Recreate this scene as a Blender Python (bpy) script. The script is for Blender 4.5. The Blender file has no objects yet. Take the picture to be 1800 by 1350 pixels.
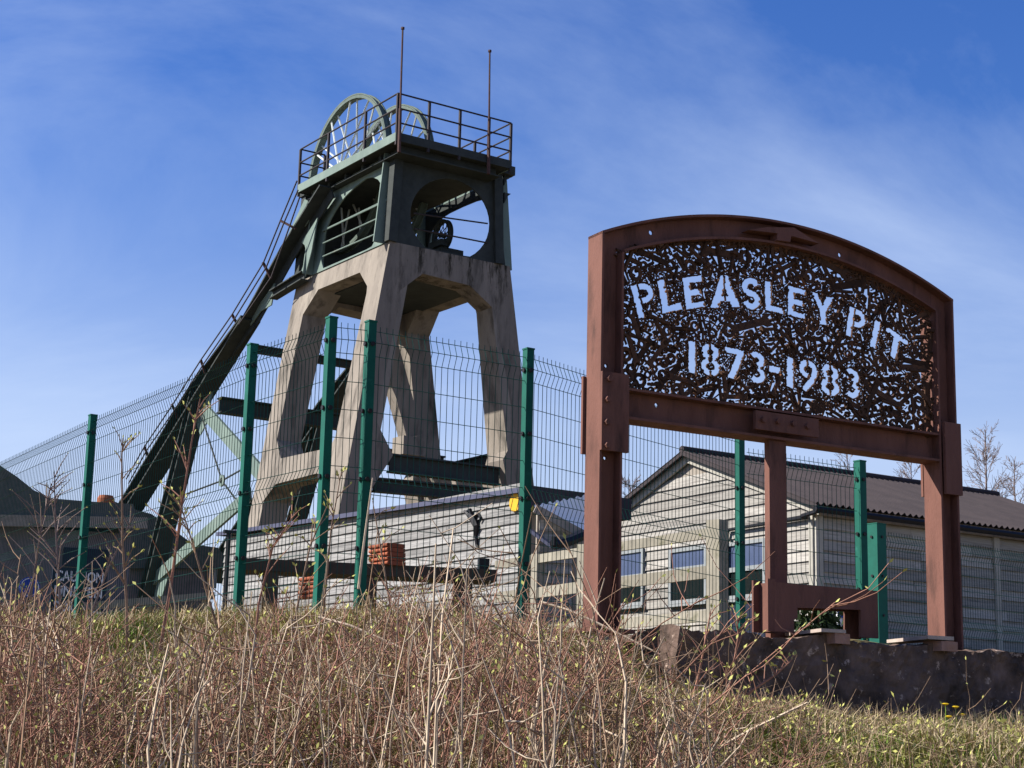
import bpy, bmesh, math, random
import numpy as np
from mathutils import Vector, Matrix, noise
from mathutils.geometry import tessellate_polygon
random.seed(7); RNG = np.random.default_rng(7)
SC = bpy.context.scene
COL = SC.collection
R_ = math.radians
V = Vector
# ------------------------------------------------------------------ camera
FPX, PITCH, ROLL = 3080.0, R_(12.107), R_(1.3666)       # focal length in photo pixels (1800 wide)
fwd = V((0, math.cos(PITCH), math.sin(PITCH)))
r0 = V((1, 0, 0)); u0 = r0.cross(fwd)
rgt = r0 * math.cos(ROLL) + u0 * math.sin(ROLL)
upv = -r0 * math.sin(ROLL) + u0 * math.cos(ROLL)
CAM = V((0, 0, 1.6))
cd = bpy.data.cameras.new('camera'); cam = bpy.data.objects.new('camera', cd); COL.objects.link(cam)
cam.matrix_world = Matrix(((rgt.x, upv.x, -fwd.x, CAM.x), (rgt.y, upv.y, -fwd.y, CAM.y), (rgt.z, upv.z, -fwd.z, CAM.z), (0, 0, 0, 1)))
cd.sensor_width = 36; cd.lens = 36 * FPX / 1800; cd.clip_start = 0.1; cd.clip_end = 3000
SC.camera = cam
# ------------------------------------------------------------------ light
SUN_DIR = V((-0.80, 0.02, 0.60)).normalized()           # towards the sun
sd = bpy.data.lights.new('sun', 'SUN'); sd.energy = 5.0; sd.angle = R_(0.53); sd.color = (1.0, 0.95, 0.87)
sun = bpy.data.objects.new('sun', sd); COL.objects.link(sun)
sun.rotation_euler = (-SUN_DIR).to_track_quat('-Z', 'Y').to_euler()
w = bpy.data.worlds.new('World'); SC.world = w; w.use_nodes = True
nt = w.node_tree; nt.nodes.clear()
def nd(t, typ, **k):
    n = t.nodes.new(typ)
    for a, b in k.items(): setattr(n, a, b)
    return n
sky = nd(nt, 'ShaderNodeTexSky', sky_type='NISHITA')
sky.sun_disc = False; sky.sun_elevation = math.asin(SUN_DIR.z); sky.sun_rotation = math.atan2(SUN_DIR.x, SUN_DIR.y)
sky.altitude = 150; sky.air_density = 1.0; sky.dust_density = 0.5; sky.ozone_density = 2.6
tc = nd(nt, 'ShaderNodeTexCoord'); sep = nd(nt, 'ShaderNodeSeparateXYZ')
nt.links.new(tc.outputs['Generated'], sep.inputs[0])
den = nd(nt, 'ShaderNodeMath', operation='ADD'); den.inputs[1].default_value = 0.4
nt.links.new(sep.outputs['Z'], den.inputs[0])
dx = nd(nt, 'ShaderNodeMath', operation='DIVIDE'); dy = nd(nt, 'ShaderNodeMath', operation='DIVIDE')
nt.links.new(sep.outputs['X'], dx.inputs[0]); nt.links.new(den.outputs[0], dx.inputs[1])
nt.links.new(sep.outputs['Y'], dy.inputs[0]); nt.links.new(den.outputs[0], dy.inputs[1])
cmb = nd(nt, 'ShaderNodeCombineXYZ'); nt.links.new(dx.outputs[0], cmb.inputs[0]); nt.links.new(dy.outputs[0], cmb.inputs[1])
mp = nd(nt, 'ShaderNodeMapping'); mp.inputs['Rotation'].default_value = (0, 0, R_(38)); mp.inputs['Scale'].default_value = (0.8, 1.5, 1); mp.inputs['Location'].default_value = (0.51, 0.74, 0)
nt.links.new(cmb.outputs[0], mp.inputs['Vector'])
n1 = nd(nt, 'ShaderNodeTexNoise'); n1.inputs['Scale'].default_value = 1.25; n1.inputs['Detail'].default_value = 10; n1.inputs['Roughness'].default_value = 0.6; n1.inputs['Distortion'].default_value = 0.9
nt.links.new(mp.outputs[0], n1.inputs['Vector'])
cr = nd(nt, 'ShaderNodeValToRGB'); cr.color_ramp.elements[0].position = 0.46; cr.color_ramp.elements[1].position = 0.78
cr.color_ramp.elements[0].color = (0, 0, 0, 1); cr.color_ramp.elements[1].color = (0.46, 0.46, 0.46, 1)
nt.links.new(n1.outputs['Fac'], cr.inputs['Fac'])
mxs = nd(nt, 'ShaderNodeMix', data_type='RGBA'); mxs.inputs['B'].default_value = (4.6, 5.5, 7.2, 1)
hz = nd(nt, 'ShaderNodeMapRange', interpolation_type='SMOOTHSTEP'); hz.inputs['From Min'].default_value = 0.0; hz.inputs['From Max'].default_value = 0.36; hz.inputs['To Min'].default_value = 0.92; hz.inputs['To Max'].default_value = 0.0
nt.links.new(sep.outputs['Z'], hz.inputs['Value'])
mxh = nd(nt, 'ShaderNodeMix', data_type='RGBA'); mxh.inputs['B'].default_value = (4.6, 5.2, 6.6, 1)
nt.links.new(hz.outputs[0], mxh.inputs['Factor'])
nt.links.new(cr.outputs[0], mxs.inputs['Factor']); hsv = nd(nt, 'ShaderNodeHueSaturation'); hsv.inputs['Saturation'].default_value = 1.34; hsv.inputs['Value'].default_value = 1.05; hsv.inputs['Hue'].default_value = 0.520
nt.links.new(sky.outputs[0], hsv.inputs['Color']); nt.links.new(hsv.outputs[0], mxh.inputs['A']); nt.links.new(mxh.outputs['Result'], mxs.inputs['A'])
bg = nd(nt, 'ShaderNodeBackground'); bg.inputs['Strength'].default_value = 0.068
nt.links.new(mxs.outputs['Result'], bg.inputs['Color'])
wo = nd(nt, 'ShaderNodeOutputWorld'); nt.links.new(bg.outputs[0], wo.inputs['Surface'])
SC.view_settings.view_transform = 'Standard'; SC.view_settings.look = 'None'; SC.view_settings.gamma = 1
SC.view_settings.use_curve_mapping = False; SC.view_settings.exposure = 1.15
# ------------------------------------------------------------------ measuring helpers (photo pixel -> point on a real plane)
def ray(px, py): return fwd + rgt * ((px - 900) / FPX) - upv * ((py - 675) / FPX)
def hit(px, py, P, N):
    d = ray(px, py); return CAM + d * ((P - CAM).dot(N) / d.dot(N))
def at(px, py, Y):
    d = ray(px, py); return CAM + d * (Y / d.y)
def atz(px, py, z):
    d = ray(px, py); return CAM + d * ((z - CAM.z) / d.z)
def az(deg): return V((math.sin(R_(deg)), math.cos(R_(deg)), 0))
Z = V((0, 0, 1))
class Frame:                                             # u along azimuth, n towards the viewer's side, z up (absolute)
    def __init__(s, P, deg):
        s.P = V((P.x, P.y, 0)); s.u = az(deg); s.n = V((s.u.y, -s.u.x, 0))
        if s.n.dot(s.P - V((CAM.x, CAM.y, 0))) > 0: s.n = -s.n
    def __call__(s, u, n, z): return s.P + s.u * u + s.n * n + Z * z
    def px(s, x, y, n=0.0):
        Q = hit(x, y, s.P + s.n * n, s.n); return (Q - s.P).dot(s.u), Q.z
    def pu(s, x, y, u=0.0):                              # on the plane of constant u: returns n, z
        Q = hit(x, y, s.P + s.u * u, s.u); return (Q - s.P).dot(s.n), Q.z
# ------------------------------------------------------------------ materials
MATS = {}; ALB, VEG = 0.80, 0.98
def mat(name, c1, c2=None, scale=4, rough=0.85, bump=0.0, bscale=None, metal=0.0, spot=None, sscale=2.0, sth=(0.55, 0.68), stretch=(1, 1, 1), rot=0.0, rnd=0.0, detail=8):
    m = bpy.data.materials.new(name); m.use_nodes = True; t = m.node_tree; b = t.nodes['Principled BSDF']
    c2 = c2 or tuple(x * 0.7 for x in c1)
    k_ = VEG if name in ('stem_red', 'stem_brown', 'cane_pale', 'straw', 'bud_green', 'grass_green', 'grass_olive', 'soil') else ALB
    c1, c2 = tuple(x * k_ for x in c1), tuple(x * k_ for x in c2); spot = tuple(x * k_ for x in spot) if spot else None
    co = nd(t, 'ShaderNodeTexCoord'); oi = nd(t, 'ShaderNodeObjectInfo')
    ml = nd(t, 'ShaderNodeMath', operation='MULTIPLY'); ml.inputs[1].default_value = 37.0; t.links.new(oi.outputs['Random'], ml.inputs[0])
    r1 = nd(t, 'ShaderNodeMapping'); r1.inputs['Rotation'].default_value = (0, 0, rot); t.links.new(co.outputs['Object'], r1.inputs['Vector'])
    ad = nd(t, 'ShaderNodeVectorMath', operation='ADD'); t.links.new(r1.outputs[0], ad.inputs[0]); t.links.new(ml.outputs[0], ad.inputs[1])
    mp = nd(t, 'ShaderNodeMapping'); mp.inputs['Scale'].default_value = stretch; t.links.new(ad.outputs[0], mp.inputs['Vector'])
    n = nd(t, 'ShaderNodeTexNoise'); n.inputs['Scale'].default_value = scale; n.inputs['Detail'].default_value = detail; n.inputs['Roughness'].default_value = 0.62
    t.links.new(mp.outputs[0], n.inputs['Vector'])
    cr = nd(t, 'ShaderNodeValToRGB'); cr.color_ramp.elements[0].position = 0.3; cr.color_ramp.elements[1].position = 0.72
    cr.color_ramp.elements[0].color = (*c2, 1); cr.color_ramp.elements[1].color = (*c1, 1); t.links.new(n.outputs['Fac'], cr.inputs['Fac'])
    out = cr.outputs[0]
    if spot:
        n2 = nd(t, 'ShaderNodeTexNoise'); n2.inputs['Scale'].default_value = sscale; n2.inputs['Detail'].default_value = 7; n2.inputs['Roughness'].default_value = 0.65
        t.links.new(mp.outputs[0], n2.inputs['Vector'])
        c3 = nd(t, 'ShaderNodeValToRGB'); c3.color_ramp.elements[0].position = sth[0]; c3.color_ramp.elements[1].position = sth[1]
        t.links.new(n2.outputs['Fac'], c3.inputs['Fac'])
        mx = nd(t, 'ShaderNodeMix', data_type='RGBA'); mx.inputs['B'].default_value = (*spot, 1)
        t.links.new(c3.outputs[0], mx.inputs['Factor']); t.links.new(out, mx.inputs['A']); out = mx.outputs['Result']
    if rnd:
        hs = nd(t, 'ShaderNodeHueSaturation'); mr = nd(t, 'ShaderNodeMapRange'); mr.inputs['To Min'].default_value = 1 - rnd; mr.inputs['To Max'].default_value = 1 + rnd
        t.links.new(oi.outputs['Random'], mr.inputs['Value']); t.links.new(mr.outputs[0], hs.inputs['Value']); t.links.new(out, hs.inputs['Color']); out = hs.outputs[0]
    t.links.new(out, b.inputs['Base Color'])
    b.inputs['Roughness'].default_value = rough; b.inputs['Specular IOR Level'].default_value = 0.5 if rough < 0.3 else 0.12; b.inputs['Metallic'].default_value = metal
    if bump:
        nb = n
        if bscale:
            nb = nd(t, 'ShaderNodeTexNoise'); nb.inputs['Scale'].default_value = bscale; nb.inputs['Detail'].default_value = 6; t.links.new(mp.outputs[0], nb.inputs['Vector'])
        bp = nd(t, 'ShaderNodeBump'); bp.inputs['Strength'].default_value = bump; bp.inputs['Distance'].default_value = 0.02
        t.links.new(nb.outputs['Fac'], bp.inputs['Height']); t.links.new(bp.outputs[0], b.inputs['Normal'])
    MATS[name] = m; return m
M = MATS
mat('sign_paint', (0.20, 0.092, 0.070), (0.125, 0.057, 0.044), 3, 0.75, 0.2, 70, spot=(0.075, 0.038, 0.030), sscale=5, sth=(0.52, 0.72), stretch=(1.6, 1.6, 0.4))
mat('scrap_rust', (0.10, 0.050, 0.028), (0.035, 0.022, 0.017), 25, 0.85, 0.3, spot=(0.30, 0.11, 0.035), sscale=9, sth=(0.6, 0.75), rnd=0.4)
mat('concrete', (0.32, 0.28, 0.235), (0.20, 0.175, 0.15), 1.5, 0.95, 0.5, 22, spot=(0.065, 0.058, 0.05), sscale=1.9, sth=(0.50, 0.70), stretch=(1, 1, 0.22))
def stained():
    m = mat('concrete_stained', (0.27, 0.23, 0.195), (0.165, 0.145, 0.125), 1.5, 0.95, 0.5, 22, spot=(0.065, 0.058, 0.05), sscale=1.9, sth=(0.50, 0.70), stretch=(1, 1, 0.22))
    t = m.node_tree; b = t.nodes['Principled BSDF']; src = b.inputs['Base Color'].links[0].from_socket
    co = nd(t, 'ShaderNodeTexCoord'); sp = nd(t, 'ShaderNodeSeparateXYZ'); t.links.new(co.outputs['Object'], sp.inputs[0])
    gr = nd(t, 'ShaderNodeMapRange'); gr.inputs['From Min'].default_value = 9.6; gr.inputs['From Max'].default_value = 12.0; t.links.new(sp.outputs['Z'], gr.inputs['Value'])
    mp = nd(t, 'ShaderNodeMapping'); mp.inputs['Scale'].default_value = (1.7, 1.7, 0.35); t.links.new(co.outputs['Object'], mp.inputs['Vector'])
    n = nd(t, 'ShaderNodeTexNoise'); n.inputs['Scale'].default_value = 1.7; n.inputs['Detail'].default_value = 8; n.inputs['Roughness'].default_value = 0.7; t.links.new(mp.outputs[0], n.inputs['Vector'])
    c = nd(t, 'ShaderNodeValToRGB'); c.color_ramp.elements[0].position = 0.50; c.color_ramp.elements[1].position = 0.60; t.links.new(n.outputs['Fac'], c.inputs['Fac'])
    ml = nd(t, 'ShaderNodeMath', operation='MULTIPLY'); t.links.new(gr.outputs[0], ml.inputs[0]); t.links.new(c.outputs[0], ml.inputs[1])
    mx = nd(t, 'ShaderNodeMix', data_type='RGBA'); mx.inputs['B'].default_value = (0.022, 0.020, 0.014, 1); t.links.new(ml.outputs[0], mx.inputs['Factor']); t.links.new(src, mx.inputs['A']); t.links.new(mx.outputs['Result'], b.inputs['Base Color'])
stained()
mat('wall_concrete', (0.22, 0.148, 0.118), (0.035, 0.027, 0.023), 5, 0.97, 1.0, 18, spot=(0.5, 0.38, 0.31), sscale=14, sth=(0.60, 0.68))
mat('moss_stain', (0.05, 0.045, 0.035), (0.10, 0.085, 0.07), 7, 1.0, 0.6)
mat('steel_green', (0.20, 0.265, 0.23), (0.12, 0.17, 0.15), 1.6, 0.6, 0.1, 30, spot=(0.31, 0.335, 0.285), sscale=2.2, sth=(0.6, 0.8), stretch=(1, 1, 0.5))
mat('steel_dark_and_shade', (0.05, 0.058, 0.055), (0.028, 0.034, 0.033), 3, 0.7, 0.1)  # dark steel parts; also the painted-in shade of the far arched plate
mat('wheel_paint', (0.125, 0.165, 0.14), (0.08, 0.11, 0.095), 3, 0.6)
mat('spoke_white', (0.72, 0.76, 0.72), (0.55, 0.60, 0.56), 4, 0.45)
mat('rail_dark', (0.05, 0.04, 0.042), (0.03, 0.026, 0.028), 8, 0.6)
mat('rail_rust', (0.11, 0.055, 0.05), (0.06, 0.035, 0.033), 8, 0.7)
mat('fence_green', (0.008, 0.118, 0.084), (0.006, 0.082, 0.059), 5, 0.55, 0, spot=(0.02, 0.15, 0.115), sscale=9, sth=(0.6, 0.75))
mat('wire_green', (0.010, 0.075, 0.062), (0.008, 0.055, 0.046), 6, 0.5)
mat('bolt_black', (0.03, 0.03, 0.032), None, 20, 0.4)
AZ_H = 57.64
mat('board_grey', (0.34, 0.335, 0.325), (0.18, 0.178, 0.175), 3, 0.95, 0.35, spot=(0.10, 0.098, 0.10), sscale=1.6, sth=(0.50, 0.72), stretch=(0.7, 0.7, 12), rnd=0.24)
mat('board_pale', (0.41, 0.39, 0.355), (0.27, 0.255, 0.23), 3, 0.95, 0.3, spot=(0.16, 0.14, 0.13), sscale=1.2, sth=(0.52, 0.72), stretch=(0.6, 0.6, 12), rnd=0.24)
mat('trim_pale', (0.45, 0.43, 0.375), (0.33, 0.315, 0.275), 5, 0.85, 0.1, rnd=0.06)
mat('timber_pale', (0.33, 0.305, 0.245), (0.20, 0.185, 0.15), 4, 0.92, 0.3, spot=(0.13, 0.125, 0.08), sscale=2, rnd=0.15)
mat('timber_grey', (0.36, 0.32, 0.27), (0.22, 0.19, 0.16), 5, 0.9, 0.3, rnd=0.1)
mat('timber_dark', (0.10, 0.075, 0.055), (0.055, 0.045, 0.036), 5, 0.9, 0.3)
mat('roof_sheet', (0.062, 0.050, 0.052), (0.042, 0.035, 0.038), 2, 0.88, 0.2, 40, spot=(0.10, 0.085, 0.085), sscale=26, sth=(0.66, 0.74))
mat('roof_white', (0.95, 0.96, 0.97), (0.85, 0.86, 0.88), 3, 0.7)
mat('roof_felt', (0.055, 0.052, 0.06), (0.035, 0.033, 0.04), 5, 0.9)
mat('flashing_blue', (0.085, 0.09, 0.15), (0.065, 0.07, 0.115), 5, 0.6)
mat('gutter_black', (0.02, 0.02, 0.024), (0.015, 0.015, 0.018), 5, 0.35)
mat('glass_dark', (0.015, 0.02, 0.02), (0.01, 0.013, 0.013), 2, 0.06)
mat('window_paint', (0.30, 0.32, 0.325), (0.22, 0.24, 0.245), 5, 0.6)
mat('sky_reflect_blue', (0.075, 0.10, 0.18), (0.055, 0.075, 0.14), 4, 0.25)  # blue sky reflection painted into the upper window panes
mat('brick_red', (0.36, 0.105, 0.05), (0.22, 0.07, 0.04), 12, 0.85, 0.3, rnd=0.12)
mat('terracotta', (0.40, 0.13, 0.06), (0.30, 0.10, 0.05), 8, 0.8)
mat('brick_worn', (0.42, 0.25, 0.19), (0.28, 0.16, 0.12), 12, 0.9, 0.3)
mat('roof_moss', (0.14, 0.14, 0.13), (0.085, 0.088, 0.082), 6, 0.95, 0.4, 25)
mat('plank_pale', (0.50, 0.42, 0.36), (0.36, 0.29, 0.25), 10, 0.9, 0.3)
mat('render_grey', (0.20, 0.18, 0.19), (0.13, 0.115, 0.125), 3, 0.9, 0.2)
mat('sign_navy', (0.02, 0.025, 0.05), (0.016, 0.02, 0.04), 5, 0.5)
mat('sign_white', (0.78, 0.79, 0.82), (0.72, 0.73, 0.76), 5, 0.5)
mat('sign_blue', (0.03, 0.06, 0.42), (0.025, 0.05, 0.36), 5, 0.5)
mat('sign_yellow', (0.72, 0.42, 0.03), (0.62, 0.36, 0.03), 5, 0.5)
mat('soil', (0.25, 0.18, 0.105), (0.10, 0.073, 0.045), 3.5, 1.0, 0.8, 30, spot=(0.10, 0.125, 0.035), sscale=0.9, sth=(0.5, 0.66))
mat('stem_red', (0.36, 0.185, 0.13), (0.14, 0.072, 0.054), 9, 0.8)
mat('stem_brown', (0.33, 0.22, 0.145), (0.13, 0.088, 0.06), 9, 0.85)
mat('cane_pale', (0.53, 0.43, 0.32), (0.26, 0.20, 0.145), 10, 0.85)
mat('straw', (0.50, 0.40, 0.255), (0.29, 0.22, 0.13), 6, 0.88)
mat('grass_green', (0.19, 0.31, 0.05), (0.105, 0.18, 0.03), 4, 0.85)
mat('grass_olive', (0.30, 0.29, 0.085), (0.18, 0.18, 0.05), 4, 0.85)
mat('bud_green', (0.42, 0.41, 0.13), (0.28, 0.29, 0.085), 8, 0.75)
mat('leaf_dark', (0.04, 0.07, 0.025), (0.025, 0.045, 0.018), 6, 0.7)
mat('twig_birch', (0.26, 0.20, 0.18), (0.16, 0.12, 0.11), 6, 0.9)
mat('petal', (0.75, 0.52, 0.02), None, 6, 0.6)
mat('cloth_navy', (0.02, 0.024, 0.05), None, 6, 0.8)
# ------------------------------------------------------------------ mesh helpers
OFF = {}
def woff(o): return OFF.get(o.name, V((0, 0, 0))) if o else V((0, 0, 0))
def tag(o, label=None, cat=None, group=None, kind=None):
    if label: o['label'] = label
    if cat: o['category'] = cat
    if group: o['group'] = group
    if kind: o['kind'] = kind
    return o
def thing(name, loc, label, cat, group=None):
    o = bpy.data.objects.new(name, None); COL.objects.link(o); o.location = loc; o.empty_display_size = 0.2
    OFF[o.name] = V(loc); return tag(o, label, cat, group)
class MB:
    def __init__(s): s.v = []; s.f = []
    def add(s, vs, fs):
        k = len(s.v); s.v += [V(p) for p in vs]; s.f += [[i + k for i in f] for f in fs]; return s
    def hexa(s, p):                                      # 4 bottom, 4 top
        return s.add(p, [(3, 2, 1, 0), (4, 5, 6, 7), (0, 1, 5, 4), (1, 2, 6, 5), (2, 3, 7, 6), (3, 0, 4, 7)])
    def box(s, c, x, y, z):                              # centre + half-axis vectors
        return s.hexa([c - x - y - z, c + x - y - z, c + x + y - z, c - x + y - z, c - x - y + z, c + x - y + z, c + x + y + z, c - x + y + z])
    def bar(s, a, b, w, h, side=None):                   # beam a->b: w across 'side', h the other way
        a, b = V(a), V(b); d = (b - a); d.normalize()
        sd_ = V(side) if side is not None else (d.cross(Z) if abs(d.z) < 0.95 else V((1, 0, 0)))
        sd_ = (sd_ - d * sd_.dot(d)).normalized(); t = d.cross(sd_)
        return s.box((a + b) / 2, (b - a) / 2, sd_ * w / 2, t * h / 2)
    def ibeam(s, a, b, w, h, side, tf=0.02):             # flanges are perpendicular to 'side x d'
        a, b = V(a), V(b); d = (b - a).normalized(); sd_ = V(side); sd_ = (sd_ - d * sd_.dot(d)).normalized(); t = d.cross(sd_)
        for k in (-1, 1): s.box((a + b) / 2 + t * k * (h / 2 - tf / 2), (b - a) / 2, sd_ * w / 2, t * tf / 2)
        s.box((a + b) / 2, (b - a) / 2, sd_ * tf / 2, t * (h / 2 - tf - 0.001)); return s
    def tube(s, path, r, n=6, cap=True):
        path = [V(p) for p in path]; rr = r if isinstance(r, (list, tuple)) else [r] * len(path); k = len(path); vs = []
        d = (path[1] - path[0]).normalized(); u = d.cross(Z) if abs(d.z) < 0.9 else d.cross(V((1, 0, 0))); u.normalize()
        for i, p in enumerate(path):
            d = (path[min(i + 1, k - 1)] - path[max(i - 1, 0)]).normalized(); u = (u - d * u.dot(d)).normalized(); q = d.cross(u)
            for j in range(n):
                a = 2 * math.pi * j / n; vs.append(p + (u * math.cos(a) + q * math.sin(a)) * rr[i])
        fs = [(i * n + j, i * n + (j + 1) % n, (i + 1) * n + (j + 1) % n, (i + 1) * n + j) for i in range(k - 1) for j in range(n)]
        if cap: fs += [tuple(range(n))[::-1], tuple((k - 1) * n + j for j in range(n))]
        return s.add(vs, fs)
    def prism(s, loops, ext):                            # planar loops (outer, holes...) extruded by a vector
        loops = [[V(p) for p in l] for l in loops]; flat = [p for l in loops for p in l]; n = len(flat)
        tri = tessellate_polygon(loops); fs = [tuple(t) for t in tri] + [tuple(i + n for i in t[::-1]) for t in tri]
        k = 0
        for l in loops:
            m = len(l); fs += [(k + i, k + (i + 1) % m, k + (i + 1) % m + n, k + i + n) for i in range(m)]; k += m
        return s.add(flat + [p + V(ext) for p in flat], fs)
    def cyl(s, c, axis, r, h, n=12):
        a = V(axis).normalized(); return s.tube([V(c) - a * h / 2, V(c) + a * h / 2], r, n)
    def ring(s, c, axis, R, r_in, h, n=32):              # flat washer-like ring
        a = V(axis).normalized(); u = (a.cross(Z) if abs(a.z) < 0.9 else a.cross(V((1, 0, 0)))).normalized(); q = a.cross(u); vs = []
        for i in range(n):
            e = u * math.cos(2 * math.pi * i / n) + q * math.sin(2 * math.pi * i / n)
            vs += [V(c) + e * R - a * h / 2, V(c) + e * R + a * h / 2, V(c) + e * r_in + a * h / 2, V(c) + e * r_in - a * h / 2]
        fs = [(4 * i + j, 4 * ((i + 1) % n) + j, 4 * ((i + 1) % n) + (j + 1) % 4, 4 * i + (j + 1) % 4) for i in range(n) for j in range(4)]
        return s.add(vs, fs)
    def mesh(s, name, off=V((0, 0, 0))):
        me = bpy.data.meshes.new(name); me.from_pydata([p - off for p in s.v], [], s.f)
        bm = bmesh.new(); bm.from_mesh(me); bmesh.ops.recalc_face_normals(bm, faces=bm.faces); bm.to_mesh(me); bm.free(); return me
    def build(s, name, m, parent=None, smooth=False, label=None, cat=None, group=None, kind=None):
        if parent is None:
            lo = V((min(p.x for p in s.v), min(p.y for p in s.v), min(p.z for p in s.v))); hi = V((max(p.x for p in s.v), max(p.y for p in s.v), 0))
            off = V(((lo.x + hi.x) / 2, (lo.y + hi.y) / 2, lo.z))
        else: off = woff(parent)
        me = s.mesh(name, off); me.materials.append(M[m] if isinstance(m, str) else m)
        if smooth: me.shade_smooth()
        o = bpy.data.objects.new(name, me); COL.objects.link(o)
        if parent is None: o.location = off
        else: o.parent = parent
        OFF[o.name] = off; return tag(o, label, cat, group, kind)
def place(me, name, parent, mtx):                        # an object that shares a mesh; mtx is a world matrix
    o = bpy.data.objects.new(name, me); COL.objects.link(o)
    if parent is not None: o.parent = parent; mtx = Matrix.Translation(-woff(parent)) @ mtx
    o.matrix_basis = mtx; OFF[o.name] = mtx.translation.copy(); return o
def np_mesh(name, verts, faces, m, parent=None, label=None, cat=None, kind=None, midx=None):
    verts = np.asarray(verts, np.float32); faces = np.asarray(faces, np.int32); n, k = faces.shape
    off = V((0, 0, 0)) if parent is None else woff(parent)
    me = bpy.data.meshes.new(name); me.vertices.add(len(verts)); me.vertices.foreach_set('co', (verts - np.array(off, np.float32)).ravel())
    me.loops.add(n * k); me.loops.foreach_set('vertex_index', faces.ravel()); me.polygons.add(n)
    me.polygons.foreach_set('loop_start', np.arange(0, n * k, k, dtype=np.int32))
    for q in (m if isinstance(m, (list, tuple)) else [m]): me.materials.append(M[q])
    if midx is not None: me.polygons.foreach_set('material_index', np.asarray(midx, np.int32))
    me.update(calc_edges=True); me.validate()
    o = bpy.data.objects.new(name, me); COL.objects.link(o)
    if parent is not None: o.parent = parent
    OFF[o.name] = off; return tag(o, label, cat, None, kind)
def tubes_np(P, rad, sides=3):                           # P (N,K,3), rad (N,K) -> verts, quads
    N, K, _ = P.shape; d = P[:, -1] - P[:, 0]; d /= np.linalg.norm(d, axis=1, keepdims=True) + 1e-9
    u = np.cross(d, RNG.normal(size=(N, 3))); u /= np.linalg.norm(u, axis=1, keepdims=True) + 1e-9; q = np.cross(d, u)
    a = 2 * np.pi * np.arange(sides) / sides
    e = u[:, None, None, :] * np.cos(a)[None, None, :, None] + q[:, None, None, :] * np.sin(a)[None, None, :, None]
    Vv = P[:, :, None, :] + e * rad[:, :, None, None]
    idx = np.arange(N * K * sides).reshape(N, K, sides); A = idx[:, :-1]; B = idx[:, 1:]
    F_ = np.stack([A, np.roll(A, -1, 2), np.roll(B, -1, 2), B], -1).reshape(-1, 4)
    return Vv.reshape(-1, 3), F_
def join_np(parts):
    vs, fs, k = [], [], 0
    for v, f in parts: vs.append(v); fs.append(f + k); k += len(v)
    return np.concatenate(vs), np.concatenate(fs)
# ------------------------------------------------------------------ sign frame and ground
SP = at(1050, 1100, 10.5); S = Frame(SP, 60.6)
WN = 0.38                                               # wall front, in front of the sign plane
wt0, wz0 = S.px(1190, 1105, WN); wt1, wz1 = S.px(1800, 1147, WN)
def lerp_tab(x, tab):
    return np.interp(x, [a for a, b in tab], [b for a, b in tab])
GT = [(-40, 0), (0, 0), (3, 0.35), (6, 1.15), (8, 1.72), (10, 2.25), (11.5, 2.36), (16, 2.56), (60, 5.2), (80, 5.4), (3000, 5.4)]
def ground_z(x, y):
    x = np.asarray(x, float); y = np.asarray(y, float); z = lerp_tab(y, GT)
    t = (x - S.P.x) * S.u.x + (y - S.P.y) * S.u.y; n = (x - S.P.x) * S.n.x + (y - S.P.y) * S.n.y
    k = np.clip((t - (wt0 - 0.85) + 0.62 * np.clip(n - 0.35, 0, 3)) / 0.7, 0, 1) * np.clip((n - (WN - 0.25)) / 0.2, 0, 1)
    cap = 1.87 + 0.03 * np.sin(x * 2.1) - 0.07 * np.clip(n - 0.3, 0, 8) - 0.012 * np.clip(t, 0, 10)
    z = z * (1 - k) + np.minimum(z, cap) * k
    return z + 0.05 * np.sin(x * 1.7 + y * 0.9) * np.clip(y / 8, 0, 1) * (y < 14) * (1 - k) + 0.025 * np.sin(x * 4.1 - y * 3.3) * (y < 14)
xs = np.concatenate([np.linspace(-900, -30, 30), np.linspace(-28, -8, 22), np.linspace(-7.8, 8, 150), np.linspace(8.5, 30, 24), np.linspace(32, 900, 30)])
ys = np.concatenate([np.linspace(-60, 3, 12), np.linspace(3.2, 14, 110), np.linspace(14.5, 80, 60), np.linspace(90, 1500, 30)])
GX, GY = np.meshgrid(xs, ys); gv = np.stack([GX, GY, ground_z(GX, GY)], -1).reshape(-1, 3)
nx = len(xs); ii = np.arange(len(gv)).reshape(len(ys), nx)
gf = np.stack([ii[:-1, :-1], ii[:-1, 1:], ii[1:, 1:], ii[1:, :-1]], -1).reshape(-1, 4)
g = np_mesh('ground', gv, gf, 'soil', kind='structure'); g.data.shade_smooth()

# ================================================================== WINDING TOWER
TD = 50.0
O = at(686.5, 424, TD); AZT = 55.9
TA = az(AZT); TB = V((-TA.y, TA.x, 0)); OZ = O.z; O0 = V((O.x, O.y, 0))
KB = 0.16                                                # batter of the two long sides
def T(a, b, z): return O0 + TA * a + TB * b + Z * z
def hitB(px, py, b=0.0):
    Q = hit(px, py, O0 + TB * b, TB); return (Q - O0).dot(TA), Q.z
def hitA(px, py, a=0.0, k=0.0):                          # plane a = a0 - k*(OZ - z)
    N = TA - Z * k; Q = hit(px, py, O + TA * a, N); return (Q - O0).dot(TB), Q.z
LA = hitB(896, 468)[0]; LB = hitA(523, 488)[0]
TG = 4.4                                                 # ground there
tower = thing('winding_tower', T(LA / 2, LB / 2, TG), 'tall green steel pit headframe with winding wheels on battered concrete legs', 'headframe')
def amin(z): return -KB * (OZ - z)
def amax(z): return LA + KB * (OZ - z)
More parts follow.
